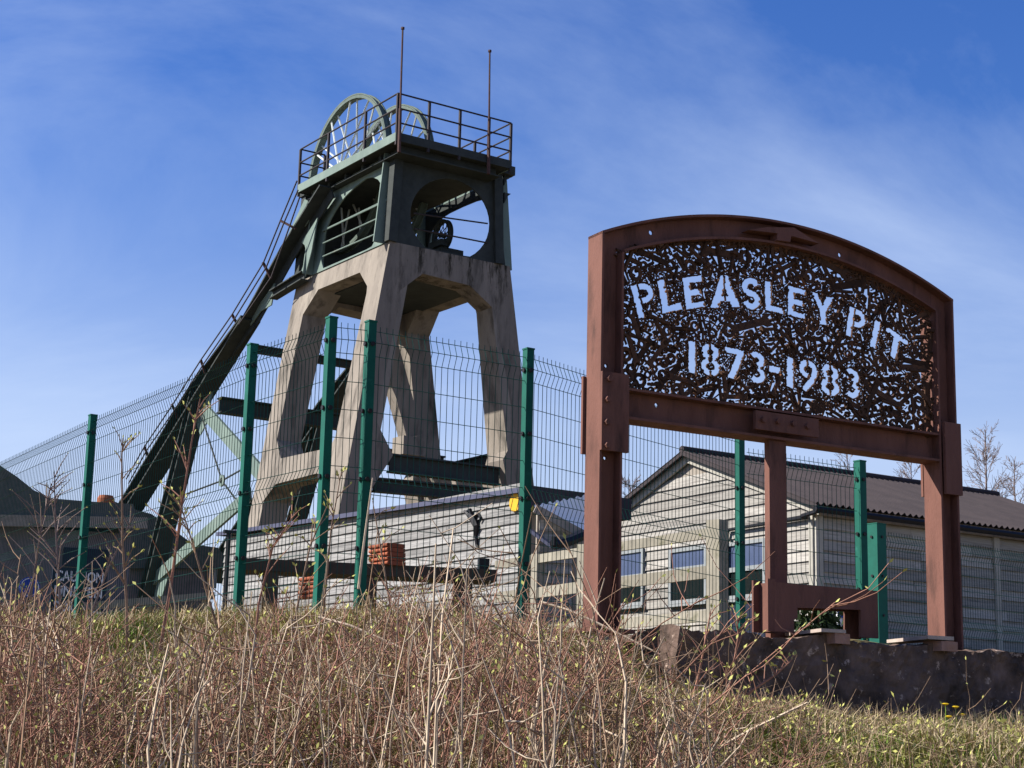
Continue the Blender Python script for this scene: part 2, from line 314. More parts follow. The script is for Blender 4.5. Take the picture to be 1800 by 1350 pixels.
# concrete portals: short sides (planes of constant b)
inR = [hitB(*p) for p in [(884, 808), (907, 763), (900, 723), (880, 600), (871, 546), (826, 502), (743, 481), (704, 510), (690, 592), (661, 739), (691, 800), (654, 858)]]
def short_portal(b0, b1):
    lo = TG - 0.3
    wl = inR[-1][0] - amin(inR[-1][1]); wr = amax(inR[0][1] - 1.0) - inR[0][0]
    pts = [(amin(lo), lo), (amin(OZ), OZ), (amax(OZ), OZ), (amax(lo), lo), (amax(lo) - 1.2, lo), (inR[0][0] + 0.25, inR[0][1] - 1.0)] + inR + [(amin(inR[-1][1]) + wl * 0.9, inR[-1][1] - 0.4), (amin(lo) + 1.2, lo)]
    return MB().prism([[T(a, b0, z) for a, z in pts]], TB * (b1 - b0))
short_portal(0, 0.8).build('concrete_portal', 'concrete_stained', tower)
short_portal(LB - 0.8, LB).build('concrete_portal', 'concrete', tower)
# long sides (battered planes)
hol = [hitA(*p, 0, KB) for p in [(560, 509), (633, 479), (646, 503), (645, 515), (590, 768), (580, 787), (494, 806), (487, 773), (533, 553)]]
low = [hitA(*p, 0, KB) for p in [(452, 924), (458, 888), (485, 851), (558, 832), (578, 846), (580, 905)]]
def long_portal(side):
    lo = TG - 0.3; e = 0.012
    pts = [(0.006, lo), (0.006, OZ - 0.004), (LB - 0.006, OZ - 0.004), (LB - 0.006, lo), (low[0][0] + 0.1, lo)] + low + [(low[-1][0] - 0.05, lo)]
    if side < 0: f = lambda b, z: T(amin(z) - e, b, z)
    else: f = lambda b, z: T(amax(z) + e, b, z)
    return MB().prism([[f(b, z) for b, z in pts], [f(b, z) for b, z in hol]], TA * (0.85 if side < 0 else -0.85))
long_portal(-1).build('concrete_portal', 'concrete', tower)
long_portal(1).build('concrete_portal', 'concrete', tower)
MB().box(T(LA / 2, LB / 2, OZ - 0.5), TA * (LA / 2 - 0.5), TB * (LB / 2 - 0.5), Z * 0.15).build('floor_slab', 'steel_dark_and_shade', tower)
# raker brace and its block behind
a0, z0 = hitB(650, 500, LB - 1.4); a1, z1 = hitB(722, 768, LB - 1.4)
MB().bar(T(a0, LB - 1.4, z0), T(a1, LB - 1.4, z1), 0.5, 0.62, TB).build('concrete_raker', 'concrete', tower)
MB().box(T(a1 - 0.05, LB - 1.4, z1 - 0.35), TA * 0.42, TB * 0.35, Z * 0.3).build('raker_foot', 'concrete', tower)
# cross beams between the short-side legs
for (p0, p1, hh, bb) in (((684, 814), (876, 838), 0.55, 0.35), ((655, 852), (885, 873), 0.42, 0.30)):
    A0 = hitB(*p0, bb); A1 = hitB(*p1, bb)
    MB().ibeam(T(A0[0], bb, A0[1]), T(A1[0], bb, A1[1]), 0.3, hh, TB, 0.05).build('cross_beam', 'steel_dark_and_shade', tower)
A0 = hitB(660, 800, LB - .5); MB().ibeam(T(A0[0] - 1, LB - .5, A0[1]), T(LA + 1.2, LB - .5, A0[1]), 0.3, 0.5, TB, 0.05).build('cross_beam', 'steel_dark_and_shade', tower)
MB().ibeam(T(LA + 1.0, 0.8, A0[1] - .35), T(LA + 1.0, LB - .8, A0[1] - .35), 0.3, 0.5, TA, 0.05).build('cross_beam', 'steel_dark_and_shade', tower)
# steel storey ------------------------------------------------------
UT = [hitB(*p) for p in [(690, 425), (703, 264), (872, 300), (889, 465)]]
def ell(cx, cy, rx, ry, sk, n=36): return [(cx + rx * math.cos(2 * math.pi * i / n), cy - ry * math.sin(2 * math.pi * i / n) + sk * rx * math.cos(2 * math.pi * i / n)) for i in range(n)]
hR = [hitB(*p) for p in ell(792, 385, 70, 71, 0.12)]
hR = [(a, max(z, OZ + 0.04)) for a, z in hR]
UTop = UT[1][1]
def short_plate(b0, th, mname, holed=True):
    q = [(UT[0][0], OZ + 0.003), UT[1], (UT[2][0], UTop), (UT[3][0], OZ + 0.003)]
    MB().prism([[T(a, b0, z) for a, z in q]] + ([[T(a, b0, z) for a, z in hR]] if holed else []), TB * th).build('arched_plate', mname, tower)
short_plate(0.02, 0.05, 'steel_dark_and_shade'); short_plate(LB - 0.07, 0.05, 'steel_dark_and_shade', False)
SB = (UT[1][0] - UT[0][0]) / (UTop - OZ)                 # lean of the steel storey
def al(z, out=0.0): return UT[0][0] + SB * (z - OZ) - out
def ar(z, out=0.0): return UT[3][0] - SB * (z - OZ) + out
def hitL(px, py, out=0.2): return hitA(px, py, UT[0][0] - out, SB)
PO = 0.12
hL = [hitL(540 + x / 6.43, 290 + y / 6.43, PO) for x, y in [(740, 138), (800, 165), (850, 235), (880, 320), (888, 450), (870, 560), (845, 660), (800, 780), (730, 920), (660, 990), (180, 1168), (158, 1080), (157, 990), (175, 870), (205, 740), (250, 630), (310, 520), (370, 430), (430, 355), (510, 275), (600, 200), (665, 152)]]
bL1 = hitL(540 + 65 / 6.43, 290 + 1220 / 6.43, PO)[0]; bL0 = hitL(540 + 860 / 6.43, 290 + 870 / 6.43, PO)[0]
for side in (-1, 1):
    f = (lambda b, z: T(al(z, PO), b, z)) if side < 0 else (lambda b, z: T(ar(z, PO), b, z))
    q = [(bL0, OZ + 0.003), (bL0 - 0.12, UTop), (bL1 + 0.12, UTop), (bL1, OZ + 0.003)]
    h_ = hL if side < 0 else [((bL0 + bL1) / 2 + (abs(bL1 - bL0) / 2 - .12) * math.copysign(abs(math.cos(t)) ** .6, math.cos(t)), (OZ + UTop) / 2 - .1 + ((UTop - OZ) / 2 - .25) * math.copysign(abs(math.sin(t)) ** .6, math.sin(t))) for t in np.linspace(0, 2 * np.pi, 33)[:-1]]
    MB().prism([[f(b, z) for b, z in q], [f(b, max(z, OZ + 0.05)) for b, z in h_]], TA * 0.05 * -side).build('arched_plate', 'steel_green' if side < 0 else 'steel_dark_and_shade', tower)  # far plate is dark: interior shade put into its colour
    for b in (bL0 - 0.02, bL1 + 0.04):                   # post flanges standing proud
        p = [(al, ar)[side > 0](OZ + .003, d) for d in (PO + 0.34, -0.25)]; t = [(al, ar)[side > 0](UTop, d) for d in (PO + 0.20, -0.25)]
        MB().hexa([T(p[0], b, OZ + .003), T(p[1], b, OZ + .003), T(p[1], b + 0.05, OZ + .003), T(p[0], b + 0.05, OZ + .003), T(t[0], b, UTop), T(t[1], b, UTop), T(t[1], b + 0.05, UTop), T(t[0], b + 0.05, UTop)]).build('post_flange', 'steel_green', tower)
    c = [(al, ar)[side > 0](z, PO + 0.02 if side < 0 else -0.18) for z in (OZ, UTop)]
    for b in (0.06, LB - 0.12):
        MB().bar(T(c[0] + side * -0.1, b, OZ), T(c[1] + side * -0.1, b, UTop), 0.3, 0.3, TA).build('corner_post', 'steel_dark_and_shade', tower)
# head beams under the deck
for b in (-0.06, LB - 0.1):
    MB().bar(T(al(UTop) - 0.25, b, UTop + 0.14), T(ar(UTop) + 0.25, b, UTop + 0.14), 0.34, 0.28, TB).build('head_beam', 'steel_dark_and_shade', tower)
for side in (-1, 1):
    c = al(UTop, PO + .05) if side < 0 else ar(UTop, PO + .05)
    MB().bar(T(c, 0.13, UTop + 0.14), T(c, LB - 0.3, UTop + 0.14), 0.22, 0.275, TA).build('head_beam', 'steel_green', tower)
# inner handrails across the openings
for y0, y1 in ((742, 385), (748, 398), (887, 565), (1035, 770)):
    q0 = hitL(540 + 180 / 6.43, 290 + y0 / 6.43, PO + .03); q1 = hitL(540 + (915 if y0 < 800 else 885 if y0 < 1000 else 800) / 6.43, 290 + y1 / 6.43, PO + .03)
    MB().tube([T(al(q0[1], PO + .04), *q0), T(al(q1[1], PO + .04), *q1)], 0.022, 6).build('inner_handrail', 'steel_green', tower)
for y0, y1 in ((375, 393), (402, 427)):
    q0 = hitB(728, y0, -.03); q1 = hitB(857, y1, -.03); MB().tube([T(q0[0], -.03, q0[1]), T(q1[0], -.03, q1[1])], 0.025, 6).build('inner_handrail', 'rail_dark', tower)
for z_, o_ in ((UTop + .02, .30), (UTop - .55, .22)):
    c = ar(z_, 0); MB().prism([[T(c - .02, -.03, z_), T(c + o_, -.03, z_), T(c + .10, -.03, z_ - .10), T(c - .02, -.03, z_ - .34)]], TB * .09).build('bracket', 'steel_dark_and_shade', tower)
for b in np.linspace(bL0 - .5, bL1 + .4, 6):            # hanger bolts and joint seams along the head of the long side
    MB().box(T(al(UTop - .16, PO + .03), b, UTop - .16), TA * .03, TB * .05, Z * .07).build('hanger_cleat', 'steel_dark_and_shade', tower)
# small pulley wheel in the opening, on a bearer
def wheel(parent, name, a, b, z, R, nsp, rim_w, rim_m, spoke_m, hub_w, sr, deep, sz=1.0):
    w_ = MB(); w_.ring(T(a, b, z), TA, R, R - deep, rim_w, 56)
    w_.ring(T(a - rim_w * 0.42, b, z), TA, R + deep * 0.35, R - 0.02, rim_w * 0.16, 56); w_.ring(T(a + rim_w * 0.42, b, z), TA, R + deep * 0.35, R - 0.02, rim_w * 0.16, 56)
    rim = w_.build(name, rim_m, parent)
    for i in range(nsp):
        for sgn in (-1, 1):
            an = 2 * math.pi * (i + (0.25 if sgn > 0 else 0)) / nsp; e = TB * math.cos(an) + Z * math.sin(an)
            MB().tube([T(a, b, z) + TA * sgn * hub_w / 2 + e * 0.18 * sz, T(a, b, z) + TA * sgn * rim_w * 0.15 + e * (R - deep * 0.8)], sr, 5).build('spoke', spoke_m, rim)
    h = MB().cyl(T(a, b, z), TA, 0.26 * sz, hub_w, 16); h.cyl(T(a, b, z), TA, 0.10 * sz, hub_w + 0.8 * sz, 10); h.build('hub', spoke_m if sz == 1 else rim_m, rim)
    return rim
ap, zp = hitB(778, 414, 2.6)
wheel(tower, 'pulley_wheel', ap, 2.6, zp, 0.5, 10, 0.16, 'steel_dark_and_shade', 'steel_dark_and_shade', 0.18, 0.015, 0.075, 0.3)
MB().box(T(ap + 0.25, 2.6, zp - 0.58), TA * 0.42, TB * 0.22, Z * 0.14).box(T(ap - 0.15, 2.6, zp - .33), TA * .12, TB * .35, Z * .1).build('pulley_bearer', 'steel_dark_and_shade', tower)
# deck ---------------------------------------------------------------
DB0 = -0.85
da0, dz = hitB(697, 240, DB0); da1 = hitB(897, 280, DB0)[0]; DB1 = hitA(525, 335, da0)[0]
DZ = dz
WA = (1.35, 2.95)
dk = MB()
lo_, hi_ = [da0, WA[0] + .22, WA[1] + .22], [WA[0] - .22, WA[1] - .22, da1]
for l, h in zip(lo_, hi_): dk.box(T((l + h) / 2, (DB0 + DB1) / 2, DZ - 0.06), TA * ((h - l) / 2), TB * ((DB1 - DB0) / 2), Z * 0.05)
for wa in WA:
    dk.box(T(wa, DB0 + .5, DZ - 0.06), TA * .219, TB * .5, Z * .049); dk.box(T(wa, DB1 - .5, DZ - 0.06), TA * .219, TB * .5, Z * .049)
dk.build('deck', 'steel_dark_and_shade', tower)
sf = MB()
for l, h in [(da0, da1)]: sf.box(T((l + h) / 2, (DB0 + DB1) / 2, DZ - 0.36), TA * ((h - l) / 2 - .22), TB * ((DB1 - DB0) / 2 - .2), Z * 0.02)
sf.build('deck_soffit', 'steel_dark_and_shade', tower)
tb = [MB().box(T(da0 - 0.02, (DB0 + DB1) / 2, DZ), TA * 0.018, TB * ((DB1 - DB0) / 2), Z * 0.13), MB().box(T(da1 + 0.02, (DB0 + DB1) / 2, DZ), TA * 0.018, TB * ((DB1 - DB0) / 2), Z * 0.13),
      MB().box(T((da0 + da1) / 2, DB0 - 0.02, DZ), TA * ((da1 - da0) / 2 + .036), TB * 0.018, Z * 0.13), MB().box(T((da0 + da1) / 2, DB1 + 0.02, DZ), TA * ((da1 - da0) / 2 + .036), TB * 0.018, Z * 0.13)]
for i, q in enumerate(tb): q.build('toe_board', 'steel_green' if i < 2 else 'steel_dark_and_shade', tower)
for b in np.linspace(DB0 + .4, DB1 - .4, 6):             # bearers under the deck
    MB().bar(T(da0 + .3, b, DZ - .22), T(da1 - .3, b, DZ - .22), 0.14, 0.22, TB).build('deck_bearer', 'steel_dark_and_shade', tower)
RH = hitB(704, 165, DB0)[1] - DZ
def rail_run(pts, posts):
    for k in (1.0, 0.66, 0.33):
        MB().tube([p + Z * RH * k for p in pts], 0.026, 6).build('guard_rail', 'rail_dark', tower)
    for p in posts: MB().bar(p + Z * -0.25, p + Z * (RH * 0.99), 0.07, 0.07, TA).build('rail_post', 'rail_dark', tower)
c1, c2, c3, c4 = T(da0, DB0, DZ), T(da1, DB0, DZ), T(da1, DB1, DZ), T(da0, DB1, DZ)
fr = lambda p, q, ks: [p.lerp(q, k) for k in ks]
rail_run([c1, c2], fr(c1, c2, (0, 0.27, 0.54, 0.8, 1)))
rail_run([c1, c4], fr(c1, c4, (0.31, 0.69, 1)))
rail_run([c2, c3], fr(c2, c3, (0.33, 0.66, 1)))
rail_run([c4, c4.lerp(c3, .22)], [c4.lerp(c3, .22)]); rail_run([c4.lerp(c3, .5), c3], [c4.lerp(c3, .5)])
# lightning poles
for (x, y0, y1) in ((703, 200, 52), (859, 262, 92)):
    q0 = hitB(x, y0, DB0 - .06); q1 = hitB(x + (4 if x < 800 else 1), y1, DB0 - .06)
    p0 = T(q0[0], DB0 - .09, DZ - .5); p1 = T(q1[0], DB0 - .09, q1[1]); mid = p0.lerp(p1, .35)
    MB().tube([p0, mid, mid, p1], [0.06, 0.055, 0.036, 0.03], 6).tube([p1, p1 + Z * .06], .06, 6).build('lightning_pole', 'rail_rust', tower)
# winding wheels
def circ3(p, q, r):
    (x1, y1), (x2, y2), (x3, y3) = p, q, r
    d = 2 * (x1 * (y2 - y3) + x2 * (y3 - y1) + x3 * (y1 - y2))
    ux = ((x1 * x1 + y1 * y1) * (y2 - y3) + (x2 * x2 + y2 * y2) * (y3 - y1) + (x3 * x3 + y3 * y3) * (y1 - y2)) / d
    uy = ((x1 * x1 + y1 * y1) * (x3 - x2) + (x2 * x2 + y2 * y2) * (x1 - x3) + (x3 * x3 + y3 * y3) * (x2 - x1)) / d
    return ux, uy, math.hypot(x1 - ux, y1 - uy)
wb, wz, WR = circ3(hitA(636, 167, WA[0]), hitA(572, 232, WA[0]), hitA(681, 225, WA[0]))
for wa in WA: wheel(tower, 'winding_wheel', wa, wb, wz, WR, 12, 0.24, 'wheel_paint', 'spoke_white', 0.6, 0.034, 0.115)
for wa in WA:
    for d in (-.55, .55): MB().box(T(wa + d, wb, (wz + DZ) / 2 - .1), TA * .12, TB * .4, Z * ((wz - DZ) / 2 + .05)).build('bearing_block', 'steel_green', tower)
# backstay ------------------------------------------------------------
def bz(px, py, a): return hitA(px, py, a)
def backstay(a, push):
    sgn = -1 if push == 0 else 1
    path = [bz(x, y, -0.35) for x, y in [(575, 330), (506, 440), (440, 560), (352, 680), (226, 885)]]
    path[-1:] = [path[-1], (path[-1][0] + (path[-1][0] - path[-2][0]) * 0.55, path[-1][1] + (path[-1][1] - path[-2][1]) * 0.55)]
    P = [T(a, b, z) for b, z in path]
    if push: P[0] = P[0].lerp(P[1], .75)
    for i, (p, q) in enumerate(zip(P, P[1:])):
        d = (q - p).normalized(); e = d * 0.02; aw = 0.27 if i < 2 else 0.36; dp = 0.5
        nrm = d.cross(TA).normalized(); nrm = nrm if nrm.z > 0 else -nrm
        m = MB().box((p + q) / 2 + nrm * 0.03, (q - p) / 2 + e, TA * aw, nrm * 0.03)
        if i >= 2: m.bar(p - nrm * (.06 if i == 2 else dp) - e, q - nrm * dp + e, aw * 2, 0.06, TA).box((p + q) / 2 + TA * .1 - nrm * dp / 2, (q - p) / 2, TA * .025, nrm * ((dp / 2 - .04) if i > 2 else .1))
        else: m.box((p + q) / 2 + TA * .15 - nrm * .2, (q - p) / 2, TA * .025, nrm * .17)
        m.build('backstay_beam', 'steel_dark_and_shade', tower)
    st = [bz(x, y, -0.35) for x, y in [(352, 690), (318, 822), (290, 930), (262, 1040)]]
    Q = [T(a, b, z) for b, z in st]
    q = Q[-1]; Q.append(q + (Q[-1] - Q[-2]).normalized() * 0.4)
    for p, q in zip(Q, Q[1:]):
        d = (q - p).normalized(); nrm = d.cross(TA).normalized()
        MB().box((p + q) / 2 + nrm * .2, (q - p) / 2 + d * .02, TA * .30, nrm * .03).box((p + q) / 2 - nrm * .2, (q - p) / 2 + d * .02, TA * .30, nrm * .03).box((p + q) / 2 + TA * .1, (q - p) / 2, TA * .025, nrm * .17).build('backstay_strut', 'steel_dark_and_shade', tower)
    return P, Q
Pn, Qn = backstay(-0.35, 0); Pf, Qf = backstay(LA + 0.35, 1)
# lit gusset plates beside the near backstay
def gusset(pts, holes=()):
    a = -0.30
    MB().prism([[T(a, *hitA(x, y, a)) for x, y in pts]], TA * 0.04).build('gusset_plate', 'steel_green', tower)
g8 = lambda L: [(440 + x / 4.5, 300 + y / 4.5) for x, y in L]
gusset(g8([(560, 215), (455, 250), (420, 330), (395, 485), (440, 425)]))
gusset(g8([(530, 370), (415, 545), (408, 568), (430, 590), (442, 640), (430, 720), (400, 800), (335, 905), (380, 885), (430, 838), (482, 640)]))
gusset(g8([(190, 890), (185, 950), (165, 1062), (80, 1112), (0, 1225), (0, 1165), (90, 1030)]))
gusset(g8([(430, 225), (455, 240), (330, 560), (255, 670), (300, 500)]))
q0 = hitA(440 + 180 / 4.5, 300 + 985 / 4.5, -.3); q1 = hitA(440 + 370 / 4.5, 300 + 905 / 4.5, -.3)
MB().ibeam(T(-.3, *q0), T(-.3, q1[0] - .5, q1[1] + .2), 0.3, 0.3, TA, .04).build('tie_beam', 'steel_dark_and_shade', tower)
gusset([(372, 690), (366, 697), (352, 718), (344, 742), (352, 765), (366, 735)])
# cross ties to the far backstay
def hitz(px, py, a): b, z = hitA(px, py, a); return T(a, b, z)
b_, z_ = hitA(385, 712, -.2); MB().ibeam(T(-.2, b_, z_), T(LA + .35, b_, z_), 0.4, 0.55, TB, .05).build('cross_tie', 'steel_dark_and_shade', tower)
b_, z_ = hitA(440, 612, -.2); MB().ibeam(T(-.2, b_, z_), T(LA + .35, b_, z_), 0.2, 0.28, TB, .04).build('cross_tie', 'steel_dark_and_shade', tower)
# diagonal bracing with light faces
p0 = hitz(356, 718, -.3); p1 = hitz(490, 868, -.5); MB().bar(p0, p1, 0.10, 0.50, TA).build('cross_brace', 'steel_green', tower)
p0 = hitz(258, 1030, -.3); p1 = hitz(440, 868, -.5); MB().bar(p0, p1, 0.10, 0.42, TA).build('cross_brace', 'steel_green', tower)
gusset([(232, 985), (262, 1000), (258, 1040), (226, 1040)]); gusset([(285, 985), (300, 1000), (283, 1052), (270, 1052)])
rc = hitz(390, 845, -.45)
for x, y, a in ((345, 703, -.45), (318, 872, -.45), (452, 810, -.45), (450, 925, -.45)):
    MB().tube([hitz(x, y, a), rc], 0.032, 5).build('tie_rod', 'steel_dark_and_shade', tower)
MB().ring(rc, TA, 0.2, 0.10, 0.06, 18).build('tie_ring', 'steel_green', tower)
# stair rails along the backstay
AR_ = -0.85
rails = [[(522, 318), (493, 388), (463, 462), (408, 553), (353, 633), (303, 712), (254, 785), (222, 842)],
         [(524, 334), (499, 392), (468, 470), (412, 561), (357, 641), (306, 722), (257, 793), (226, 850)],
         [(527, 346), (509, 398), (477, 487), (420, 570)]]
for L in rails: MB().tube([T(AR_, *hitA(x, y, AR_)) for x, y in L], 0.026, 5).build('stair_rail', 'rail_dark', tower)
for (p, q) in (((493, 388), (520, 402)), ((462, 461), (477, 490)), ((408, 553), (420, 576)), ((353, 633), (362, 660)), ((302, 710), (312, 735)), ((254, 785), (263, 812))):
    MB().bar(T(AR_, *hitA(*p, AR_)), T(-.55, *hitA(*q, -.55)), 0.08, 0.06, TA).build('rail_bracket', 'rail_rust', tower)

# ================================================================== PIT SIGN
sign = thing('pit_sign', S(1.45, -0.08, 2.4), 'arched brown steel pit name sign with letters cut through welded scrap metal', 'sign')
SW, SD, TF = 2.93, 0.165, 0.016                          # width, depth of the sections
sz0 = S.px(1050, 1104)[1]; SPR = S.px(1058, 405)[1]      # base and springing height
SAG = 0.31; RAD = ((SW / 2) ** 2 + SAG ** 2) / (2 * SAG); CZ = SPR + SAG - RAD
def arch_z(t, inset=0.0):
    rr = RAD - inset; return CZ + math.sqrt(max(rr * rr - (t - SW / 2) ** 2, 0))
def circle2(c, r, n=14): return [(c[0] + r * math.cos(2 * math.pi * i / n), c[1] + r * math.sin(2 * math.pi * i / n)) for i in range(n)]
SEC = 0.165
for side in (0, 1):
    e = (lambda t: t) if side == 0 else (lambda t: SW - t)
    m = MB(); ztop_o = arch_z(0.0); ztop_i = arch_z(SEC)
    m.hexa([S(e(0), 0, sz0), S(e(TF), 0, sz0), S(e(TF), -SD, sz0), S(e(0), -SD, sz0), S(e(0), 0, ztop_o), S(e(TF), 0, arch_z(TF)), S(e(TF), -SD, arch_z(TF)), S(e(0), -SD, ztop_o)])
    m.hexa([S(e(SEC - TF), 0, sz0), S(e(SEC), 0, sz0), S(e(SEC), -SD, sz0), S(e(SEC - TF), -SD, sz0), S(e(SEC - TF), 0, arch_z(SEC - TF, SEC)), S(e(SEC), 0, arch_z(SEC, SEC)), S(e(SEC), -SD, arch_z(SEC, SEC)), S(e(SEC - TF), -SD, arch_z(SEC - TF, SEC))])
    hp = [S.px(x, y, -.075) for x, y in ([(1065, 643), (1063, 805)] if side == 0 else [(1652, 740), (1657, 1068)])]
    web = [(e(TF + .001), sz0), (e(SEC - TF - .001), sz0), (e(SEC - TF - .001), arch_z(SEC - TF, TF)), (e(TF + .001), arch_z(TF, TF) - .004)]
    m.prism([[S(t, -.07, z) for t, z in web]] + [[S(t, -.07, z) for t, z in circle2((t0, z0), .013)] for t0, z0 in hp if min(web[0][0], web[1][0]) + .015 < t0 < max(web[0][0], web[1][0]) - .015], S.n * -.02)
    m.build('side_post', 'sign_paint', sign)
    MB().box(S(e(SEC / 2), -SD / 2, sz0 - .012), S.u * .15, S.n * .14, Z * .012).build('base_plate', 'sign_paint', sign)
m = MB(); N = 40
for ins, t0 in ((0, 0.0), (SEC - TF, SEC)):
    for i in range(N):
        ta, tb_ = t0 + (SW - 2 * t0) * i / N, t0 + (SW - 2 * t0) * (i + 1) / N
        m.hexa([S(ta, 0.002, arch_z(ta, ins + TF)), S(tb_, 0.002, arch_z(tb_, ins + TF)), S(tb_, -SD - .002, arch_z(tb_, ins + TF)), S(ta, -SD - .002, arch_z(ta, ins + TF)), S(ta, 0.002, arch_z(ta, ins)), S(tb_, 0.002, arch_z(tb_, ins)), S(tb_, -SD - .002, arch_z(tb_, ins)), S(ta, -SD - .002, arch_z(ta, ins))])
ow = [(t, arch_z(t, TF + .001)) for t in np.linspace(.02, SW - .02, 31)] + [(t, arch_z(t, SEC - TF - .001)) for t in np.linspace(SW - .12, .12, 31)]
hp = [S.px(x, y, -.075) for x, y in ((1144, 409), (1476, 448))]
m.prism([[S(t, -.072, z) for t, z in ow]] + [[S(t, -.072, z) for t, z in circle2(c, .016)] for c in hp], S.n * -.016)
m.build('arch_beam', 'sign_paint', sign)
# pick-head emblem on the arch
em = [S.px(x, y, .03) for x, y in ((1316, 404), (1350, 399), (1396, 400), (1440, 428), (1397, 416), (1391, 415), (1389, 425), (1366, 422), (1367, 410), (1350, 408))]
MB().prism([[S(t, .03, z) for t, z in em]], S.n * -.085).build('pick_emblem', 'sign_paint', sign)
# lower beam
bt = S.px(1110, 682)[1]; bh = bt - S.px(1110, 737)[1]
m = MB().bar(S(SEC + .001, -SD / 2, bt - TF / 2), S(SW - SEC - .001, -SD / 2, bt - TF / 2), SD, TF, S.n).bar(S(SEC + .001, -SD / 2, bt - bh + TF / 2), S(SW - SEC - .001, -SD / 2, bt - bh + TF / 2), SD, TF, S.n)
rb = [(SEC + .002, bt - TF - .001), (SW - SEC - .002, bt - TF - .001), (SW - SEC - .002, bt - bh + TF + .001), (SEC + .002, bt - bh + TF + .001)]
hp = [S.px(x, y, -.075) for x, y in ((1154, 712), (1438, 753))]
m.prism([[S(t, -.075, z) for t, z in rb]] + [[S(t, -.075, z) for t, z in circle2(c, .014)] for c in hp], S.n * -.014).build('lower_beam', 'sign_paint', sign)
# joint plates with bolts
def joint(p0, p1, n, bolts, out=.026):
    t0, z0 = S.px(*p0, n); t1, z1 = S.px(*p1, n)
    pl = MB().hexa([S(t0, n, z1), S(t1, n, z1), S(t1, n + out, z1), S(t0, n + out, z1), S(t0, n, z0), S(t1, n, z0), S(t1, n + out, z0), S(t0, n + out, z0)])
    ob = pl.build('joint_plate', 'sign_paint', sign)
    for x, y in bolts:
        t, z = S.px(x, y, n + out)
        if t0 < t < t1: MB().cyl(S(t, n + out + .012, z), S.n, .019, .026, 6).build('bolt', 'sign_paint', ob)
    return ob, t0, t1, z0, z1
ob, t0, t1, z0, z1 = joint((1055, 653), (1101, 797), .002, [(1070, 666), (1067, 702), (1066, 742), (1066, 783)])
MB().hexa([S(-.02, -.19, z1), S(.17, -.19, z1), S(.17, -.169, z1), S(-.02, -.169, z1), S(-.02, -.19, z0), S(.17, -.19, z0), S(.17, -.169, z0), S(-.02, -.169, z0)]).build('joint_plate', 'sign_paint', sign)
ob, t0, t1, z0, z1 = joint((1656, 742), (1688, 872), .002, [(1661, 754), (1662, 788), (1662, 822), (1663, 858)])
MB().hexa([S(SW - .17, -.19, z1), S(SW + .02, -.19, z1), S(SW + .02, -.169, z1), S(SW - .17, -.169, z1), S(SW - .17, -.19, z0), S(SW + .02, -.19, z0), S(SW + .02, -.169, z0), S(SW - .17, -.169, z0)]).build('joint_plate', 'sign_paint', sign)
joint((1324, 722), (1435, 770), .003, [(1340, 738), (1366, 741), (1393, 745), (1418, 750)])
# centre post and its channel-section footing
t0, zb = S.px(1347, 1040, -.06); t1 = S.px(1380, 1040, -.06)[0]
MB().bar(S((t0 + t1) / 2 + .006, -.06, sz0), S((t0 + t1) / 2 + .006, -.06, bt - bh - .002), .05, t1 - t0 - .012, S.n).build('centre_post', 'sign_paint', sign)
FN = 0.17
f0, fz1 = S.px(1362, 1023, FN); f1, _ = S.px(1543, 1040, FN); _, fz0 = S.px(1370, 1110, FN)
hole = [S.px(x, y, FN) for x, y in ((1402, 1068), (1513, 1072), (1513, 1116), (1396, 1112), (1396, 1090), (1402, 1086))]
hb = [p for p in hole]
fp = [(f0, fz0), (f0, fz1), (f1, fz1 - .0), (f1, fz0), (hb[2][0], fz0), (hb[1][0], hb[1][1]), (hb[0][0], hb[0][1]), (hb[5][0], hb[5][1]), (hb[4][0], hb[4][1]), (hb[3][0], fz0)]
MB().prism([[S(t, FN, z) for t, z in fp]], S.n * -.02).prism([[S(t, FN - .17, z) for t, z in [(f0 + .01, fz0), (f0 + .01, fz1 - .01), (f1 - .01, fz1 - .01), (f1 - .01, fz0), (hb[2][0], fz0), (hb[1][0], hb[1][1]), (hb[0][0], hb[0][1]), (hb[3][0], fz0)]]], S.n * .014) \
    .box(S(f1 - .02, FN - .09, (fz0 + fz1) / 2), S.u * .011, S.n * .065, Z * ((fz1 - fz0) / 2 - .012)) \
    .box(S((f0 + f1) / 2, FN - .09, fz1 - .03), S.u * ((f1 - f0) / 2 - .05), S.n * .065, Z * .008).build('footing_frame', 'sign_paint', sign)
m = MB()
for n_ in (FN - .008, FN - .155): m.box(S(f0 - .025, n_, (fz0 + fz1) / 2 + .008), S.u * .03, S.n * .008, Z * ((fz1 - fz0) / 2 + .010))
m.box(S(f0 + .0, FN - .082, (fz0 + fz1) / 2), S.u * .006, S.n * .064, Z * ((fz1 - fz0) / 2)).build('footing_end_plate', 'sign_paint', sign)

